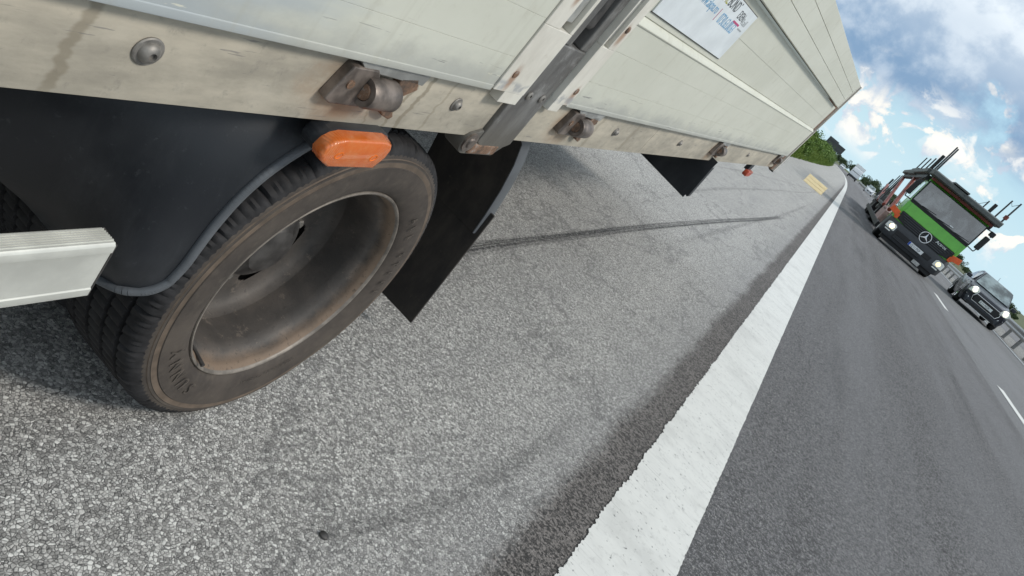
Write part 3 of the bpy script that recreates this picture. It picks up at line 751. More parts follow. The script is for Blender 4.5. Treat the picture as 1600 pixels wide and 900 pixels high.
# mudguard in front of the wheel (world coordinates)
def mg(y, z): return (WC.y + y, WC.z + z)
lip = [(-.055, .392), (-.12, .380), (-.178, .357), (-.225, .325), (-.272, .276), (-.301, .222), (-.317, .160), (-.325, .105), (-.331, .070)]
skin = [(-.02, .425), (-.12, .415), (-.205, .395), (-.265, .365), (-.335, .300), (-.372, .235), (-.388, .150), (-.396, .080), (-.385, .016)]
inner = [(-.0, .430), (-.22, .428), (-.38, .412), (-.46, .372), (-.490, .290), (-.475, .205), (-.44, .115), (-.410, .055), (-.384, .008)]
ins2 = [(-.0, .43), (-.25, .43), (-.46, .42), (-.56, .39), (-.575, .30), (-.545, .20), (-.485, .105), (-.42, .045), (-.378, .000)]
rings = []
for i in range(len(lip)):
    L, K, I, J = lip[i], skin[i], inner[i], ins2[i]; fr = i / (len(lip) - 1)
    xo = -.572
    w = 1 - .0 * fr
    row = [(xo + .004, WC.y + L[0] + .012, WC.z + L[1] - .004), (xo + .006, WC.y + L[0], WC.z + L[1]), (xo + .003, WC.y + L[0] - .006, WC.z + L[1] + .004),
           (xo - .003, WC.y + L[0] * .75 + K[0] * .25, WC.z + L[1] * .75 + K[1] * .25), (xo - .013, WC.y + L[0] * .30 + K[0] * .70, WC.z + L[1] * .30 + K[1] * .70),
           (xo - .034, WC.y + K[0] * .94 + I[0] * .06, WC.z + K[1] * .94 + I[1] * .06), (xo - .085, WC.y + K[0] * .55 + I[0] * .45, WC.z + K[1] * .55 + I[1] * .45),
           (xo - .14, WC.y + K[0] * .2 + I[0] * .8, WC.z + K[1] * .2 + I[1] * .8), (xo - .19 - .07 * (1 - fr), WC.y + J[0], WC.z + J[1]), (xo - .194 - .07 * (1 - fr), WC.y + J[0] + .015, WC.z + J[1])]
    rings.append(row)
def resample(rings, n):
    """Catmull-Rom through rings along their length"""
    P = [[Vector(p) for p in g] for g in rings]; P = [[2 * a - b for a, b in zip(P[0], P[1])]] + P + [[2 * a - b for a, b in zip(P[-1], P[-2])]]
    out = []
    for i in range(1, len(P) - 2):
        for k in range(n):
            t = k / n
            out.append([.5 * ((2 * b) + (c - a) * t + (2 * a - 5 * b + 4 * c - e) * t * t + (3 * b - a - 3 * c + e) * t ** 3) for a, b, c, e in zip(*P[i - 1:i + 3])])
    out.append(P[-2]); return out
LX = -.572
rings[-1] = [(LX - .002, WC.y - .318, WC.z + .072), (LX + .001, WC.y - .330, WC.z + .068), (LX - .001, WC.y - .335, WC.z + .059), (LX - .006, WC.y - .344, WC.z + .047),
             (LX - .016, WC.y - .355, WC.z + .036), (LX - .036, WC.y - .370, WC.z + .025), (LX - .085, WC.y - .381, WC.z + .012), (LX - .14, WC.y - .382, WC.z + .005),
             (LX - .19, WC.y - .376, WC.z), (LX - .194, WC.y - .36, WC.z)]
RG = resample(rings, 6)
mgd = tw(MB().loft(RG, False, False), 'mudguard', 'black_plastic', smooth=50, solid=.004)
bead = [g_[1] for g_ in RG] + [Vector(q) for q in RG[-1][2:8]]
bead = [q[0] for q in resample([[q] for q in bead[:-9:3]] + [[q] for q in bead[-8:]], 4)]
MB().path(bead, .0075, 12).obj('bead', 'flap_edge', mgd, 0, 80)  # lighter grey than the mudguard: the lip's highlight put into the colour
# rear mudguard arc and flap
arc = [(1.44, .735), (1.52, .720), (1.58, .688), (1.625, .625), (1.660, .545), (1.682, .46), (1.690, .40)]
tw(MB().loft([[(-.572, y, z), (-.66, y + .004, z), (-.80, y + .004, z)] for y, z in arc], False, False), 'rear_mudguard', 'dusty_flap', smooth=50, solid=.004)
ed = []
for (y, z), (ny, nz) in zip(arc, ((.1, 1), (.3, .9), (.7, .7), (.9, .4), (.95, .25), (1, .1), (1, .1))):
    ed.append([(-.570, y - ny * .006, z - nz * .006), (-.5675, y + ny * .002, z + nz * .002), (-.570, y + ny * .046, z + nz * .016), (-.578, y + ny * .050, z + nz * .016)])
tw(MB().loft(ed, False, False), 'mudguard_edge', 'flap_edge', smooth=50, solid=.003)
tw(MB().box((-.80, 1.692, .078), (-.556, 1.700, .47)), 'mud_flap', 'dusty_flap', .001)
# plate hanging under the rear overhang
fl2 = tp(MB().box((-1.25, 3.20, -.604), (-.508, 3.206, -.40)), 'rear_mud_flap', 'black_plastic', .001)
tp(MB().prism([(-.5085, -.588), (-.4990, -.592), (-.496, -.585), (-.5085, -.43)], 'y', 3.2005, 3.245), 'flap_edge', 'black_plastic', .001, fl2)
tp(MB().box((-.62, 3.17, -.425), (-.56, 3.26, -.40)), 'flap_bracket', 'dark_steel', .001, fl2)
# side lamp
lens = [(.797, -.467), (.778, -.457), (.771, -.445), (.776, -.431), (.786, -.423), (.800, -.4185), (.893, -.4175), (.909, -.422), (.915, -.431), (.915, -.447), (.903, -.468)]
def scaled(poly, k, dy=0, dz=0):
    cy = sum(p[0] for p in poly) / len(poly); cz = sum(p[1] for p in poly) / len(poly)
    return [(cy + (a - cy) * k + dy, cz + (b - cz) * k + dz) for a, b in poly]
lamp = tp(MB().prism(scaled(lens, 1.05, .012, -.002), 'x', -.555, -.5245), 'side_marker_lamp', 'black_plastic', .003)
tp(MB().loft([[(-.5243, a, b) for a, b in scaled(lens, 1.03, .007, -.002)], [(-.508, a, b) for a, b in scaled(lens, 1.0, .001, 0)], [(-.5035, a, b) for a, b in scaled(lens, .985)], [(-.5012, a, b) for a, b in scaled(lens, .955)], [(-.5004, a, b) for a, b in scaled(lens, .90)]]), 'lens', 'amber_lens', 0, lamp, smooth=50)
for y, z in ((.806, -.445), (.884, -.447)):
    wl = tp(MB().lathe([(-.001, .0070), (.0006, .0066), (.0008, .0052), (-.0003, .0046), (-.0003, .0001)], (0, 0, 0), 'x', 20), 'screw_well', 'amber_dark', 0, lamp); wl.location = (-.5003, y, z); wl.rotation_euler = (R_(25), 0, 0); wl.scale = (1, 1.25, .8)
tp(MB().box((-.562, .80, -.44), (-.5455, .955, -.404)), 'lamp_bracket', 'black_plastic', .002, lamp)
l2 = tp(MB().box((-.565, 4.33, -.462), (-.540, 4.43, -.42)), 'side_marker_lamp', 'black_plastic', .003)
tp(MB().prism([(4.31, -.49), (4.30, -.475), (4.31, -.455), (4.44, -.455), (4.45, -.475), (4.43, -.49)], 'x', -.548, -.52), 'lens', 'red_lens', .004, l2)
# side guard
gp = [(-.5620, -.6290), (-.5330, -.6250), (-.5295, -.6285), (-.5290, -.640), (-.5310, -.6415), (-.5310, -.704), (-.5290, -.7055), (-.5290, -.7170), (-.5330, -.7205), (-.5620, -.7205)]
gd = tp(MB().prism(gp, 'y', -1.6, .574), 'side_guard', 'guard_alu', .0008)
for i in range(6):
    x = -.5585 + i * .0040
    tp(MB().box((x, -1.6, -.6292 + i * .00055), (x + .0018, .5735, -.6270 + i * .00055)), 'grip_ridge', 'guard_alu', 0, gd)
tp(MB().box((-.5615, .5742, -.7195), (-.5305, .5770, -.6280)), 'end_cap', 'dark_steel', .001, gd)
tp(MB().box((-.64, .30, -.74), (-.565, .36, -.40)), 'guard_bracket', 'underbody', 0, gd)

# ---------------------------------------------------------------- oncoming green car transporter
TX, TY = 3.04, 28.0
gt = empty('car_transporter', (TX, TY, 0), 0, 'green cabbed car transporter driving towards the viewer with its headlights on', 'truck')
def g(mb, name, m, bevel=.01, parent=None, **k): return mb.obj(name, m, parent or gt, bevel, **k)
def xsec(y, z0, z1, w0, w1): return [(-w0, y, z0), (w0, y, z0), (w1, y, z1), (-w1, y, z1)]
cab = g(MB().prism([(.06, .70), (.02, 1.24), (.03, 1.62), (.16, 2.40), (.26, 2.52), (1.95, 2.55), (2.0, 2.3), (2.0, .70)], 'x', -1.16, 1.16), 'cab', 'truck_green', .03)
g(MB().prism([(-.015, 1.225), (.0, 1.58), (.06, 1.58), (.06, 1.225)], 'x', -1.02, 1.03), 'front_panel', 'truck_green', .012)
g(MB().box((-1.13, .012, 1.585), (1.14, .10, 1.70)), 'cowl', 'truck_black', .01)
# windscreen, wipers
ws = g(MB().prism([(-.010, 1.69), (.10, 2.44), (.16, 2.44), (.05, 1.69)], 'x', -1.105, 1.115), 'windscreen', 'dark_glass', .012)
g(MB().prism([(-.022, 1.665), (-.012, 1.70), (.06, 1.70), (.05, 1.665)], 'x', -1.14, 1.14), 'windscreen_frame', 'truck_black', .004)
for s in (-1, 1): g(MB().prism([(-.016, 1.69), (.094, 2.46), (.16, 2.46), (.05, 1.69)], 'x', s * 1.115, s * 1.15), 'windscreen_pillar', 'truck_black', .004)
for x in (-.75, -.1, .55): g(MB().tube((x, -.03, 1.70), (x + .52, -.022, 1.755), .011, .008, 6), 'wiper', 'truck_black', 0)
g(MB().box((.30, -.018, 1.735), (.42, -.005, 1.80)), 'permit_sticker', 'white_plastic', 0)
for s in (-1, 1):
    g(MB().prism([(.30, 1.62), (.40, 2.32), (1.35, 2.36), (1.35, 1.62)], 'x', s * 1.155, s * 1.175), 'side_window', 'dark_glass', .004)
    g(MB().box((s * 1.155 - .01, .62, 1.28), (s * 1.155 + .03, .78, 1.33)), 'door_handle', 'truck_black', .005)
# grille
gr = g(MB().prism([(-1.06, 1.215), (1.07, 1.215), (1.0, .93), (.62, .86), (-.62, .86), (-1.0, .93)], 'y', -.012, .08), 'grille', 'truck_black', .01)
for z in (.90, .965, 1.03, 1.095, 1.16): 
    w = .66 + (z - .86) * 1.15
    g(MB().box((-w, -.034, z), (w, -.008, z + .034)), 'slat', 'truck_dark', .008, gr)
# star in a ring
st = g(MB().lathe([(-.05, .168), (-.062, .176), (-.062, .192), (-.05, .20), (-.036, .192), (-.036, .176), (-.05, .168)], (.05, -.005, 1.015), 'y', 40), 'emblem', 'chrome', 0, smooth=60)
for k in range(3):
    t = math.pi / 2 + k * 2 * math.pi / 3; c = Vector((.05, -.055, 1.015)); dv = Vector((math.cos(t), 0, math.sin(t))); pv = Vector((-dv.z, 0, dv.x))
    g(MB().add([c + pv * .032, c - pv * .032, c + dv * .178, c + Vector((0, -.014, 0))], [(0, 3, 2), (3, 1, 2), (0, 2, 1), (0, 1, 3)]), 'emblem_point', 'chrome', 0, st, smooth=0)
tm = text_mesh('Actros', .14, .004)
for v in tm.vertices: v.co = (.38 + v.co.x, -.034 - v.co.z, 1.10 + v.co.y)
link('lettering', tm, 'chrome', gt)
# bumper
bp = g(MB().loft([[(-1.19, .10, .30), (-1.06, -.06, .26), (1.06, -.06, .26), (1.19, .10, .30), (1.19, .9, .30), (-1.19, .9, .30)],
                  [(-1.20, .06, .52), (-1.08, -.10, .52), (1.08, -.10, .52), (1.20, .06, .52), (1.20, .9, .52), (-1.20, .9, .52)],
                  [(-1.19, .08, .88), (-1.04, -.06, .86), (1.04, -.06, .86), (1.19, .08, .88), (1.19, .9, .88), (-1.19, .9, .88)]]), 'bumper', 'truck_dark', .018)
g(MB().box((-.74, -.110, .50), (.66, -.080, .66)), 'air_intake', 'truck_black', .01, bp)
g(MB().box((-.72, -.118, .36), (.36, -.085, .47)), 'step_recess', 'truck_black', .01, bp)
for z in (.385, .425): g(MB().box((-.70, -.125, z), (.34, -.112, z + .018)), 'step_bar', 'truck_dark', .003, bp)
g(MB().box((.30, -.08, .155), (.56, -.04, .275)), 'tow_plate', 'galvanised', .006, bp)
g(MB().box((-1.0, .05, .12), (1.0, .5, .27)), 'underrun_beam', 'truck_black', .01)
pl = g(MB().box((-.20, -.130, .505), (.36, -.112, .635)), 'number_plate', 'white_plastic', .003)
g(MB().box((-.198, -.1325, .508), (-.135, -.1305, .632)), 'plate_band', 'eu_blue', 0, pl)
tm = text_mesh('CJ 11 PGP', .105, .001, .95)
for v in tm.vertices: v.co = (-.115 + v.co.x * .88, -.1325 - v.co.z, .535 + v.co.y)
link('lettering', tm, 'print_black', pl)
for s, m in ((-1, 'lamp_warm'), (1, 'lamp_low')):
    hx = s * .97
    hl = g(MB().prism([(hx - .17, .52), (hx - .17, .70), (hx - .10, .745), (hx + .10, .745), (hx + .17, .70), (hx + .17, .52)], 'y', -.115, .02), 'headlight', 'lamp_glass', .015)
    g(MB().lathe([(-.012, .0001), (-.010, .05), (0, .078), (.02, .078)], (hx - .02 * s, -.115, .635), 'y', 24), 'bulb', m, 0, hl)
    g(MB().box((hx - .12, -.112, .445), (hx + .08, -.09, .485)), 'fog_lamp', 'lamp_glass', .006)
    io = g(MB().box((s * 1.24 - .17, -.06, .98), (s * 1.24 + .15, .01, 1.17), Matrix.Rotation(R_(-10 * s), 3, 'Y')), 'corner_flag', 'truck_orange', .008)
    g(MB().prism([(s * 1.02, .90), (s * 1.02, 1.05), (s * 1.14, 1.10), (s * 1.20, 1.0), (s * 1.12, .88)], 'y', -.05, .06), 'indicator', 'truck_orange', .012)
# mirrors
for s in (-1, 1):
    mr = g(MB().box((s * 1.38 - .09, .02, 1.72), (s * 1.38 + .09, .16, 2.22)), 'mirror', 'truck_black', .035)
    g(MB().path([(s * 1.15, .2, 2.40), (s * 1.36, .08, 2.42), (s * 1.42, .08, 2.25)], .018).path([(s * 1.15, .2, 1.64), (s * 1.38, .08, 1.62), (s * 1.40, .08, 1.75)], .018), 'mirror_arm', 'truck_dark', 0, mr)
    if s > 0: g(MB().box((s * 1.38 - .08, .0, 2.27), (s * 1.38 + .10, .14, 2.44)), 'wide_mirror', 'truck_black', .03, mr)
# roof deck of the transporter
g(MB().box((-1.17, -.10, 2.50), (1.17, .05, 2.585)), 'roof_bar', 'truck_red', .01)
rd = g(MB().loft([xsec(-.50, 2.62, 2.76, 1.28, 1.30), xsec(-.25, 2.60, 2.80, 1.33, 1.34), xsec(.5, 2.60, 2.80, 1.33, 1.34)]), 'upper_deck', 'truck_grey', .02)
g(MB().box((-.62, -.52, 2.795), (-.05, .4, 2.85)), 'deck_plate', 'truck_grey', .01, rd)
for s in (-1, 1):
    g(MB().box((s * 1.30 - .14, .5, 2.60), (s * 1.30 + .06, 14.0, 2.76)), 'deck_rail', 'truck_grey', .02, rd)
    g(MB().box((s * 1.22 - .09, .6, 2.44), (s * 1.22 + .09, 13.0, 2.59)), 'deck_beam', 'truck_black', .02, rd)
for y in np.arange(1.2, 14, 1.6): g(MB().box((-1.15, y, 2.62), (1.15, y + .3, 2.68)), 'deck_cross_plate', 'truck_dark', .01, rd)
g(MB().box((-1.42, 6.0, 2.55), (-1.10, 9.5, 2.84)), 'deck_ramp', 'truck_grey', .02, rd)
for x, y, z in ((-1.27, -.1, 3.66), (-1.27, .9, 3.78), (-1.24, 5.5, 3.45), (-1.24, 8., 3.5), (-1.24, 11., 3.62), (1.25, -.1, 3.56), (1.25, 1.6, 3.62), (1.2, 5.0, 3.42), (1.2, 8.0, 3.32), (1.2, 12., 3.35)):
    g(MB().tube((x, y, 2.70), (x, y, z), .030, .026, 8), 'stake', 'truck_dark', 0)
for x, y, za, zb in ((-1.25, 3.0, 2.78, 3.50), (1.22, 3.2, 2.78, 3.35)):
    g(MB().box((x - .06, y - .06, za), (x + .06, y + .06, zb)), 'stake_sleeve', 'truck_black', .02)
g(MB().lathe([(-.08, .001), (-.06, .07), (.06, .07), (.08, .001)], (1.25, -.1, 2.98), 'z', 14), 'stake_clamp', 'truck_red', 0)
g(MB().path([(1.25, -.1, 3.52), (1.23, .7, 3.40), (1.25, 1.6, 3.58)], .008, 5), 'chain', 'dark_steel', 0)
g(MB().path([(1.2, 5.0, 3.38), (1.2, 6.5, 3.22), (1.2, 8.0, 3.28)], .010, 5), 'chain', 'dark_steel', 0)
# wheels and running gear
def simple_wheel(parent, x, y, rr, w, tm='tyre_far', rm='galvanised', kind='wheel'):
    s = 1 if x > 0 else -1
    wo = MB().lathe([(0, rr * .6), (s * .01, rr * .75), (0, rr * .92), (-s * .03, rr), (-s * (w - .03), rr), (-s * w, rr * .9), (-s * w, rr * .3)], (x, y, rr), 'x', 28).obj(kind, tm, parent, 0, 40)
    MB().lathe([(-s * .002, rr * .6), (-s * .03, rr * .56), (-s * .05, rr * .4), (-s * .02, rr * .2), (-s * .02, .001)], (x, y, rr), 'x', 20).obj('rim', rm, wo, 0, 40)
for y in (1.25, 10.5, 17.5, 18.9, 20.3):
    for s in (-1, 1): simple_wheel(gt, s * 1.17, y, .49, .32)
g(MB().box((-.55, 1.8, .55), (-.40, 21.5, .80)).box((.40, 1.8, .55), (.55, 21.5, .80)), 'chassis', 'truck_black', .01)
g(MB().prism([(4.2, .36), (4.2, .86), (4.9, .98), (7.5, .98), (7.5, .40)], 'x', -1.22, -.95), 'tool_locker', 'truck_pink', .02)
g(MB().box((-1.235, 5.2, .86), (-1.215, 6.2, .90)), 'locker_handle', 'truck_black', .005)
for s in (-1, 1):
    g(MB().box((s * 1.19 - .05, 2.2, .22), (s * 1.19 + .05, 21.5, .42)), 'side_skirt', 'truck_black', .01)
    for (y0, z0, y1, z1) in ((2.6, .95, 6.2, 2.55), (8.0, .95, 13.5, 2.55), (15.0, .9, 21.0, 1.85)):
        g(MB().tube((s * 1.24, y0, z0), (s * 1.24, y1, z1), .075, .075, 10), 'brace', 'truck_red', 0)
    g(MB().box((s * 1.20 - .06, 8.5, .86), (s * 1.20 + .08, 22.5, 1.00)), 'lower_rail', 'truck_dark', .02)
    for y in (9.6, 12.2, 14.8): g(MB().lathe([(0, .001), (.02, .16), (.10, .16), (.12, .001)], (s * 1.12, y, .72), 'x', 16), 'hose_reel', 'galvanised', 0)
    g(MB().tube((s * 1.2, 21.8, .9), (s * 1.2, 21.8, 2.3), .06, .06, 8), 'rear_post', 'truck_dark', 0)
    g(MB().tube((s * 1.24, 13.6, 1.0), (s * 1.24, 13.6, 2.6), .05, .05, 8), 'deck_post', 'truck_dark', 0)
for y in (13.8, 15.4, 17.6): g(MB().tube((-1.25, y, 1.0), (-1.25, y, 2.55), .030, .026, 8), 'stake', 'truck_dark', 0)
g(MB().box((-1.1, 8.5, .88), (1.1, 22.5, .93)), 'lower_deck', 'truck_dark', .01)
g(MB().box((-1.25, 14.6, .96), (-.75, 17.0, 1.30)), 'ramp_box', 'truck_grey', .03)

# ---------------------------------------------------------------- passenger cars
def car_body(root, L, Wd, Hh, paint, glass, suv=True, hood=1.05, nose=.0):
    w = Wd / 2
    def ring(y, zb, zt, ww, tuck=.10):
        return [(-ww + .06, y, zb), (ww - .06, y, zb), (ww, y, zb + .18), (ww, y, (zb + zt) / 2), (ww - .02, y, zt - .08), (ww - tuck, y, zt), (-ww + tuck, y, zt), (-ww + .02, y, zt - .08), (-ww, y, (zb + zt) / 2), (-ww, y, zb + .18)]
    hz = Hh * .63
    body = MB().loft([ring(.03, .30, .55, w * .70), ring(.0, .26, .66, w * .86), ring(.10, .22, .80, w * .95), ring(.32, .20, hz - .06, w), ring(hood, .20, hz + .04, w), ring(L * .6, .20, hz + .07, w), ring(L - .35, .22, hz + .10, w), ring(L - .06, .28, hz + .02, w * .95), ring(L, .35, .7, w * .88)]).obj('body', paint, root, .02, 50)
    def rr(y, z, ww): return [(-ww, y, z), (ww, y, z)]
    g0, r0, r1, g1 = hood, hood + .68, L - .85, L - .22
    cabm = MB().loft([[(-w * .88, g0, hz), (w * .88, g0, hz), (w * .84, g0 + .08, hz + .06), (-w * .84, g0 + .08, hz + .06)],
                      [(-w * .93, r0, hz), (w * .93, r0, hz), (w * .70, r0, Hh - .03), (-w * .70, r0, Hh - .03)],
                      [(-w * .93, (r0 + r1) / 2, hz), (w * .93, (r0 + r1) / 2, hz), (w * .72, (r0 + r1) / 2, Hh), (-w * .72, (r0 + r1) / 2, Hh)],
                      [(-w * .92, r1, hz), (w * .92, r1, hz), (w * .68, r1, Hh - .05), (-w * .68, r1, Hh - .05)],
                      [(-w * .86, g1, hz), (w * .86, g1, hz), (w * .74, g1 - .1, hz + .1), (-w * .74, g1 - .1, hz + .1)]]).obj('roof', paint, root, .03, 50)
    a = .018
    MB().add([(-w * .80, g0 + .06 - a, hz + .07), (w * .80, g0 + .06 - a, hz + .07), (w * .66, r0 - .03 - a, Hh - .045 + a), (-w * .66, r0 - .03 - a, Hh - .045 + a)], [(0, 1, 2, 3)]).obj('windscreen', glass, root, 0, 0, solid=.008)
    for s in (-1, 1):
        MB().add([(s * (w * .925 + .004), g0 + .42, hz + .05), (s * (w * .935 + .004), r1 - .1, hz + .07), (s * (w * .735 + .012), r1 - .15, Hh - .10), (s * (w * .735 + .012), r0 + .02, Hh - .09)], [(0, 1, 2, 3)]).obj('side_window', glass, root, 0, 0, solid=.012)
    return body, hz
def add_car(x, y, L, Wd, Hh, paint, label, detail=True, rz=0, name='car', glass='dark_glass', cat='car', group=None):
    c = empty(name, (x, y, 0), rz, label, cat, group); w = Wd / 2
    body, hz = car_body(c, L, Wd, Hh, paint, glass)
    wr = Hh * .215
    for yy in (.82, L - .80):
        for s in (-1, 1):
            simple_wheel(c, s * (w + .005), yy, wr, .21, 'tyre_far', 'chrome' if detail else 'galvanised')
    for s in (-1, 1):
        hx = s * w * .74
        MB().prism([(hx - .17, hz - .30), (hx + .13, hz - .27), (hx + .17, hz - .12), (hx + .06, hz - .05), (hx - .16, hz - .16)], 'y', -.01, .30).obj('headlight', 'lamp_glass' if not detail else 'lamp_glass', c, .02)
        MB().box((s * (w + .10) - .10, hood_y(L) + .30, hz + .02), (s * (w + .10) + .08, hood_y(L) + .44, hz + .16)).obj('mirror', paint, c, .03)
    MB().prism([(-.46, .42), (.46, .42), (.52, .56), (.46, .68), (-.46, .68), (-.52, .56)], 'y', -.020, .1).obj('grille', 'truck_black', c, .02)
    MB().box((-.26, -.038, .49), (.26, -.02, .60)).obj('number_plate', 'white_plastic', c, .004)
    return c, hz, w
def hood_y(L): return 1.05
car, hz, w = add_car(6.52, 30.7, 4.05, 1.74, 1.46, 'car_black', 'dark navy compact crossover overtaking beside the green truck', True, R_(-3), 'compact_suv', 'pale_glass')
def cc(mb, name, m, bevel=.008, parent=None): return mb.obj(name, m, parent or car, bevel)
cc(MB().path([(-.50, -.024, .42), (.50, -.024, .42), (.56, -.022, .56), (.50, -.024, .69), (-.50, -.024, .69), (-.56, -.022, .56), (-.50, -.024, .42)], .012, 6), 'grille_trim', 'chrome', 0)
cc(MB().prism([(-.62, .23), (.62, .23), (.56, .34), (-.56, .34)], 'y', -.015, .12), 'lower_grille', 'truck_black', .015)
cc(MB().box((-.5, -.02, .205), (.5, .05, .225)), 'skid_trim', 'chrome', .003)
for s in (-1, 1):
    hx = s * w * .74
    cc(MB().lathe([(-.022, .001), (-.020, .06), (-.006, .105), (.03, .13)], (hx, .0, hz - .17), 'y', 20), 'daytime_lamp', 'lamp_day', 0)
    cc(MB().prism([(s * .60, .40), (s * .76, .44), (s * .78, .52), (s * .64, .48)], 'y', .02, .12), 'fog_recess', 'chrome', .01)
cc(MB().tube((.0, 2.5, 1.45), (.0, 2.75, 1.62), .008, .005, 6), 'aerial', 'truck_black', 0)
cc(MB().box((-w - .012, .55, .45), (-w + .004, 1.5, .78)), 'painted_reflection', 'car_silver', .05)  # silver patch on the flank, painted in place of a bright reflection
tm = text_mesh('B 11 MCM', .10, .001)
for v in tm.vertices: v.co = (-.235 + v.co.x * .86, -.0395 - v.co.z, .512 + v.co.y)
link('lettering', tm, 'print_black', [c for c in car.children if c.name.startswith('number_plate')][0])
far = [(6.1, 118, 'car_white', 1.75, 4.4, 1.55, 'white car following far behind the dark crossover'),
       (6.0, 158, 'car_white', 1.8, 4.5, 1.7, 'white van-like car second behind the dark crossover'),
       (6.0, 250, 'car_silver', 1.8, 4.4, 1.5, 'pale silver car near the far end of the overtaking lane'),
       (2.4, 265, 'car_white', 1.8, 4.4, 1.6, 'small white car far up the slow lane near the horizon')]
for x, y, p, wd, L, hh, lb in far: add_car(x + bend(y), y, L, wd, hh, p, lb, False, 0, 'car', 'pale_glass')
# distant white lorry
y = 195; lo = empty('box_lorry', (3.2 + bend(y), y, 0), 0, 'distant white lorry with a pale box body among the far traffic', 'lorry')
MB().prism([(0, .5), (0, 1.7), (.3, 2.7), (1.8, 2.8), (1.8, .5)], 'x', -1.2, 1.2).obj('cab', 'car_white', lo, .05)
MB().prism([(-.02, 1.65), (.26, 2.5), (.3, 2.5), (.1, 1.65)], 'x', -1.1, 1.1).obj('windscreen', 'dark_glass', lo, .02)
MB().box((-1.2, -.1, .3), (1.2, .3, .8)).obj('bumper', 'truck_dark', lo, .05)
MB().box((-1.27, 2.0, .9), (1.27, 9, 3.6)).obj('box_body', 'white_plastic', lo, .03)
for yy in (1.0, 6.8):
    for s in (-1, 1): simple_wheel(lo, s * 1.2, yy, .5, .3)

# ---------------------------------------------------------------- guard rail along the median
gl = empty('guard_rail', (8.62, 30, 0), 0, 'galvanised guard rail on posts along the median strip', 'guard rail')
prof = [(-.000, .42), (-.035, .45), (-.045, .50), (-.035, .53), (-.004, .56), (-.004, .60), (-.035, .63), (-.045, .66), (-.035, .71), (-.0, .74), (.004, .74), (-.028, .70), (-.038, .66), (-.03, .635), (.004, .605), (.004, .555), (-.03, .525), (-.038, .50), (-.03, .455), (.004, .42)]
rows = [[(a + bend(y) - .07, y - 30, b) for a, b in prof] for y in np.arange(8, 260, 4.)]
MB().loft(rows).obj('beam', 'galvanised', gl, 0, 40)
pm = MB().prism([(-.05, 0), (.05, 0), (.05, .012), (-.038, .012), (-.038, .118), (.05, .118), (.05, .13), (-.05, .13)], 'z', -.2, .70).mesh('post')
sm = MB().box((-.075, .03, .50), (-.04, .10, .68)).mesh('spacer')
for y in np.arange(9.8, 250, 2.05):
    p = link('post', pm, 'post_metal', gl, (bend(y), y - 30, 0)); link('spacer', sm, 'post_metal', p)

# ---------------------------------------------------------------- wooden board and chock on the shoulder
bx = Vector((-.62, 25.6, 0)); wb = empty('wooden_board', bx, 0, 'pale wooden board standing on the shoulder beyond the parked truck', 'board')
tilt = Matrix.Rotation(R_(-42), 3, 'X')
for i, (a, b) in enumerate(((.01, .130), (.138, .255), (.263, .385))):
    MB().box((-.36, 0, a), (.36, .028, b), tilt, (0, 0, 0)).obj('plank', 'wood', wb, .004)
for x in (-.26, .26): MB().box((x - .04, .030, .0), (x + .04, .055, .37), tilt, (0, 0, 0)).obj('batten', 'wood', wb, .004)
ck = MB().prism([(-.02, 0), (.30, 0), (.30, .05), (.22, .20), (.12, .25), (.0, .08)], 'x', -.09, .10).obj('wheel_chock', 'truck_black', None, .015, loc=(-.36, 26.05, .002))
tag(ck, 'small black wheel chock behind the wooden board', 'chock')
# dark pebble of tar and a pale chip
pb = MB().lathe([(0, .011), (.004, .010), (.006, .006), (.0065, .0001)], (0, 0, 0), 'z', 9).obj('tar_blob', 'dark_steel', None, 0, 40, loc=(-.22, 1.05, .001)); pb.scale = (1, .8, 1)
tag(pb, 'small dark tar blob on the shoulder in the foreground', 'tar blob')

# ---------------------------------------------------------------- road signs seen from behind
def back_sign(x, y, wd, hh, z0, label):
    s = empty('road_sign', (x, y, 0), 0, label, 'road sign', 'dark road signs beside the far shoulder')
    MB().box((-wd / 2, 0, z0), (wd / 2, .06, z0 + hh)).obj('panel', 'sign_back', s, .03)
    for z in (z0 + hh * .25, z0 + hh * .75): MB().box((-wd / 2 + .05, -.07, z), (wd / 2 - .05, -.001, z + .08)).obj('stiffener', 'sign_back', s, .005)
    for k in (-1, 1): MB().tube((k * wd * .3, .12, -.3), (k * wd * .3, .12, z0 + hh), .06, .06, 10).obj('post', 'post_metal', s)
back_sign(-6.3 , 140, 1.9, 1.75, 1.75, 'dark back of the tall road sign rising above the grassy bank')
back_sign(-5.5, 165, 2.0, 1.5, 2.2, 'dark back of the second road sign just right of the tall one')

# ---------------------------------------------------------------- vegetation
def leaf_mesh(name, pts, nrm, size, m, stretch=1.0):
    n = len(pts); pts = np.asarray(pts); a = rng.normal(size=(n, 3)); a /= np.linalg.norm(a, axis=1)[:, None]
    if nrm is not None: a = a * .9 + nrm * .8; a /= np.linalg.norm(a, axis=1)[:, None]
    u = np.cross(a, rng.normal(size=(n, 3))); u /= np.linalg.norm(u, axis=1)[:, None]; v = np.cross(a, u)
    s = size * rng.uniform(.6, 1.3, n)[:, None]
    q = np.stack([pts - u * s * .5, pts + v * s * .9 * stretch, pts + u * s * .5, pts - v * s * .9 * stretch], 1).reshape(-1, 3)
    me = bpy.data.meshes.new(name); me.vertices.add(4 * n); me.vertices.foreach_set('co', q.ravel())
    me.loops.add(4 * n); me.loops.foreach_set('vertex_index', np.arange(4 * n, dtype=np.int32))
    me.polygons.add(n); me.polygons.foreach_set('loop_start', np.arange(0, 4 * n, 4, dtype=np.int32)); me.update(calc_edges=True)
    me.materials.append(MATS[m]); return me
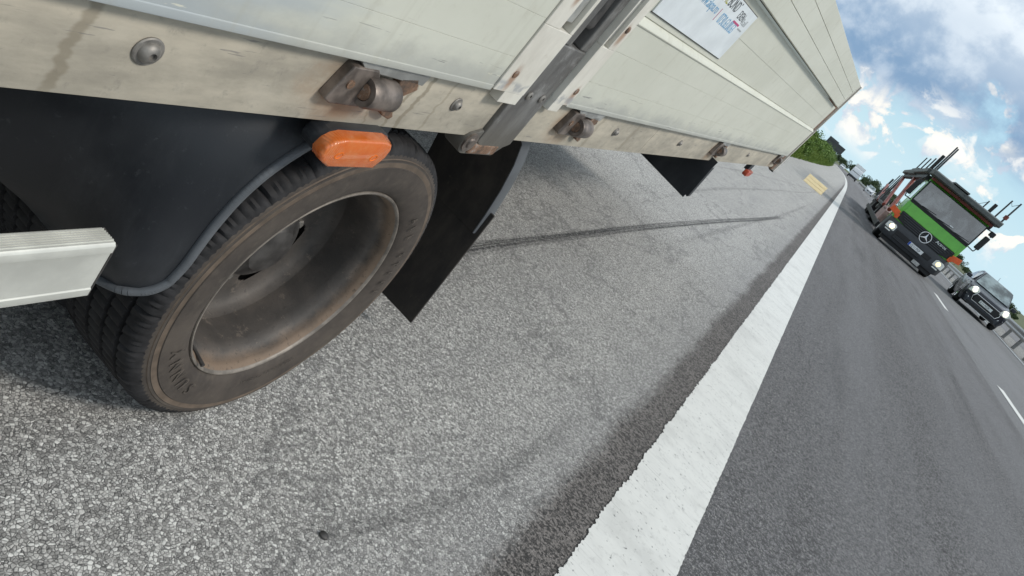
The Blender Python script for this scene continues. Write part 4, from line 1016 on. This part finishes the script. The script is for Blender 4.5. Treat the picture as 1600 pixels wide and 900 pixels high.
def crown(hh, wd, n, nc, size, m):
    P = []; 
    for _ in range(nc):
        c = np.array([rng.normal(0, wd * .24), rng.normal(0, wd * .24), hh * rng.uniform(.42, .92)]); rr = wd * rng.uniform(.14, .26)
        q = rng.normal(size=(n // nc, 3)); q /= np.linalg.norm(q, axis=1)[:, None]; q *= (rng.uniform(.35, 1, (n // nc, 1)) ** .5) * rr
        q[:, 2] *= .85; P.append(c + q)
    return leaf_mesh('crown', np.vstack(P), None, size, m)
protos = []
for k in range(4):
    hh = (5.5, 6.5, 4.6, 7.5)[k]; tr = empty('tree', (0, -500, 0))
    me = MB().tube((0, 0, -.3), (.1, 0, hh * .45), .16, .10, 8).tube((.1, 0, hh * .45), (.3, .2, hh * .8), .10, .03, 7).tube((.1, 0, hh * .40), (-.9, -.3, hh * .7), .07, .02, 6).tube((.05, 0, hh * .35), (.9, -.5, hh * .65), .07, .02, 6)
    me.obj('trunk', 'bark', tr); link('crown', crown(hh, hh * 1.05, 2200, 30, .34, ('leaf_tree', 'leaf_dark', 'leaf_tree', 'leaf_dark')[k]), None, tr)
    protos.append(tr)
spots = [(23.6, 55), (24.2, 61), (23.4, 67), (24.0, 73), (23.2, 80), (24.0, 88), (23.4, 96)]
q = 103.
while q < 400:
    spots.append((26 + rng.uniform(-2, 2) - max(0, q - 250) * .16, q)); q += 3.6 + q * .008
first = set()
for i, (x, y) in enumerate(spots):
    k = i % 4; p = protos[k]
    t = p if k not in first else copy_tree(p); first.add(k)
    sc = rng.uniform(.13, .19) if y < 100 else rng.uniform(.15, .22) if y < 150 else rng.uniform(.25, .36) if y < 185 else rng.uniform(.45, .68)
    xx = x + bend(min(y, 400)); t.location = (xx, y, ground_z(xx, min(y, 419))); t.rotation_euler = (0, 0, rng.uniform(0, 6)); t.scale = (sc, sc, sc)
    tag(t, 'dark green tree in the hazy row beyond the guard rail' if y > 90 else 'low dark tree just beyond the guard rail at the right', 'tree', 'trees beyond the far carriageway' if y > 90 else 'low trees right of the dark car')
# weeds and tall grass on the bank
def bank_pts(n, y0, y1, x0, x1):
    yy = y0 + (y1 - y0) * rng.uniform(0, 1, n) ** 1.6; b = rng.uniform(x0, x1, n)
    return np.array([(-2.55 + bend(q) - .55 * max(0, min(1, (28 - q) / 20)) - c, q) for q, c in zip(yy, b)])
def grass(n, y0, y1, x0, x1, hmin, hmax, m, name):
    P = bank_pts(n, y0, y1, x0, x1); z = np.array([ground_z(a, b) for a, b in P])
    base = np.column_stack([P, z - .02]); h = rng.uniform(hmin, hmax, n); lean = rng.normal(0, .28, (n, 2)) * h[:, None]
    ang = rng.uniform(0, 6.28, n); wv = np.column_stack([np.cos(ang), np.sin(ang), np.zeros(n)]) * (.012 + .02 * h)[:, None]
    mid = base + np.column_stack([lean * .35, h * .6]); tip = base + np.column_stack([lean, h])
    q = np.stack([base - wv, base + wv, mid + wv * .8, tip, mid - wv * .8], 1).reshape(-1, 3)
    me = bpy.data.meshes.new(name); me.vertices.add(5 * n); me.vertices.foreach_set('co', q.ravel())
    me.loops.add(5 * n); me.loops.foreach_set('vertex_index', np.arange(5 * n, dtype=np.int32))
    me.polygons.add(n); me.polygons.foreach_set('loop_start', np.arange(0, 5 * n, 5, dtype=np.int32)); me.update(calc_edges=True)
    o = link(name, me, m)
    return o
tag(grass(60000, 14, 190, -.12, 5.5, .10, .42, 'grass_blade', 'grass'), 'tall green grass and weeds covering the roadside bank', 'grass', kind='stuff')
PW = []
for i in range(46):
    y = 30 + i * 3.2 + rng.uniform(-1, 1); b = rng.uniform(.4, 2.4)
    x = -2.55 + bend(y) - b; hh = rng.uniform(.35, .85)
    P = rng.normal(size=(420, 3)) * np.array([hh * .42, hh * .5, hh * .28]) + np.array([0, 0, hh * .55]); P[:, 2] = np.abs(P[:, 2])
    PW.append(P + np.array([x, y, ground_z(x, y)]))
tag(link('weeds', leaf_mesh('weeds', np.vstack(PW), None, .085, 'leaf_bright'), None), 'leafy green weeds and low bushes massed on the bank', 'weeds', kind='stuff')
tag(grass(9000, 20, 320, 0, 1, .1, .3, 'grass_blade', 'verge_grass'), 'thin grass at the foot of the bank', 'grass', kind='stuff')
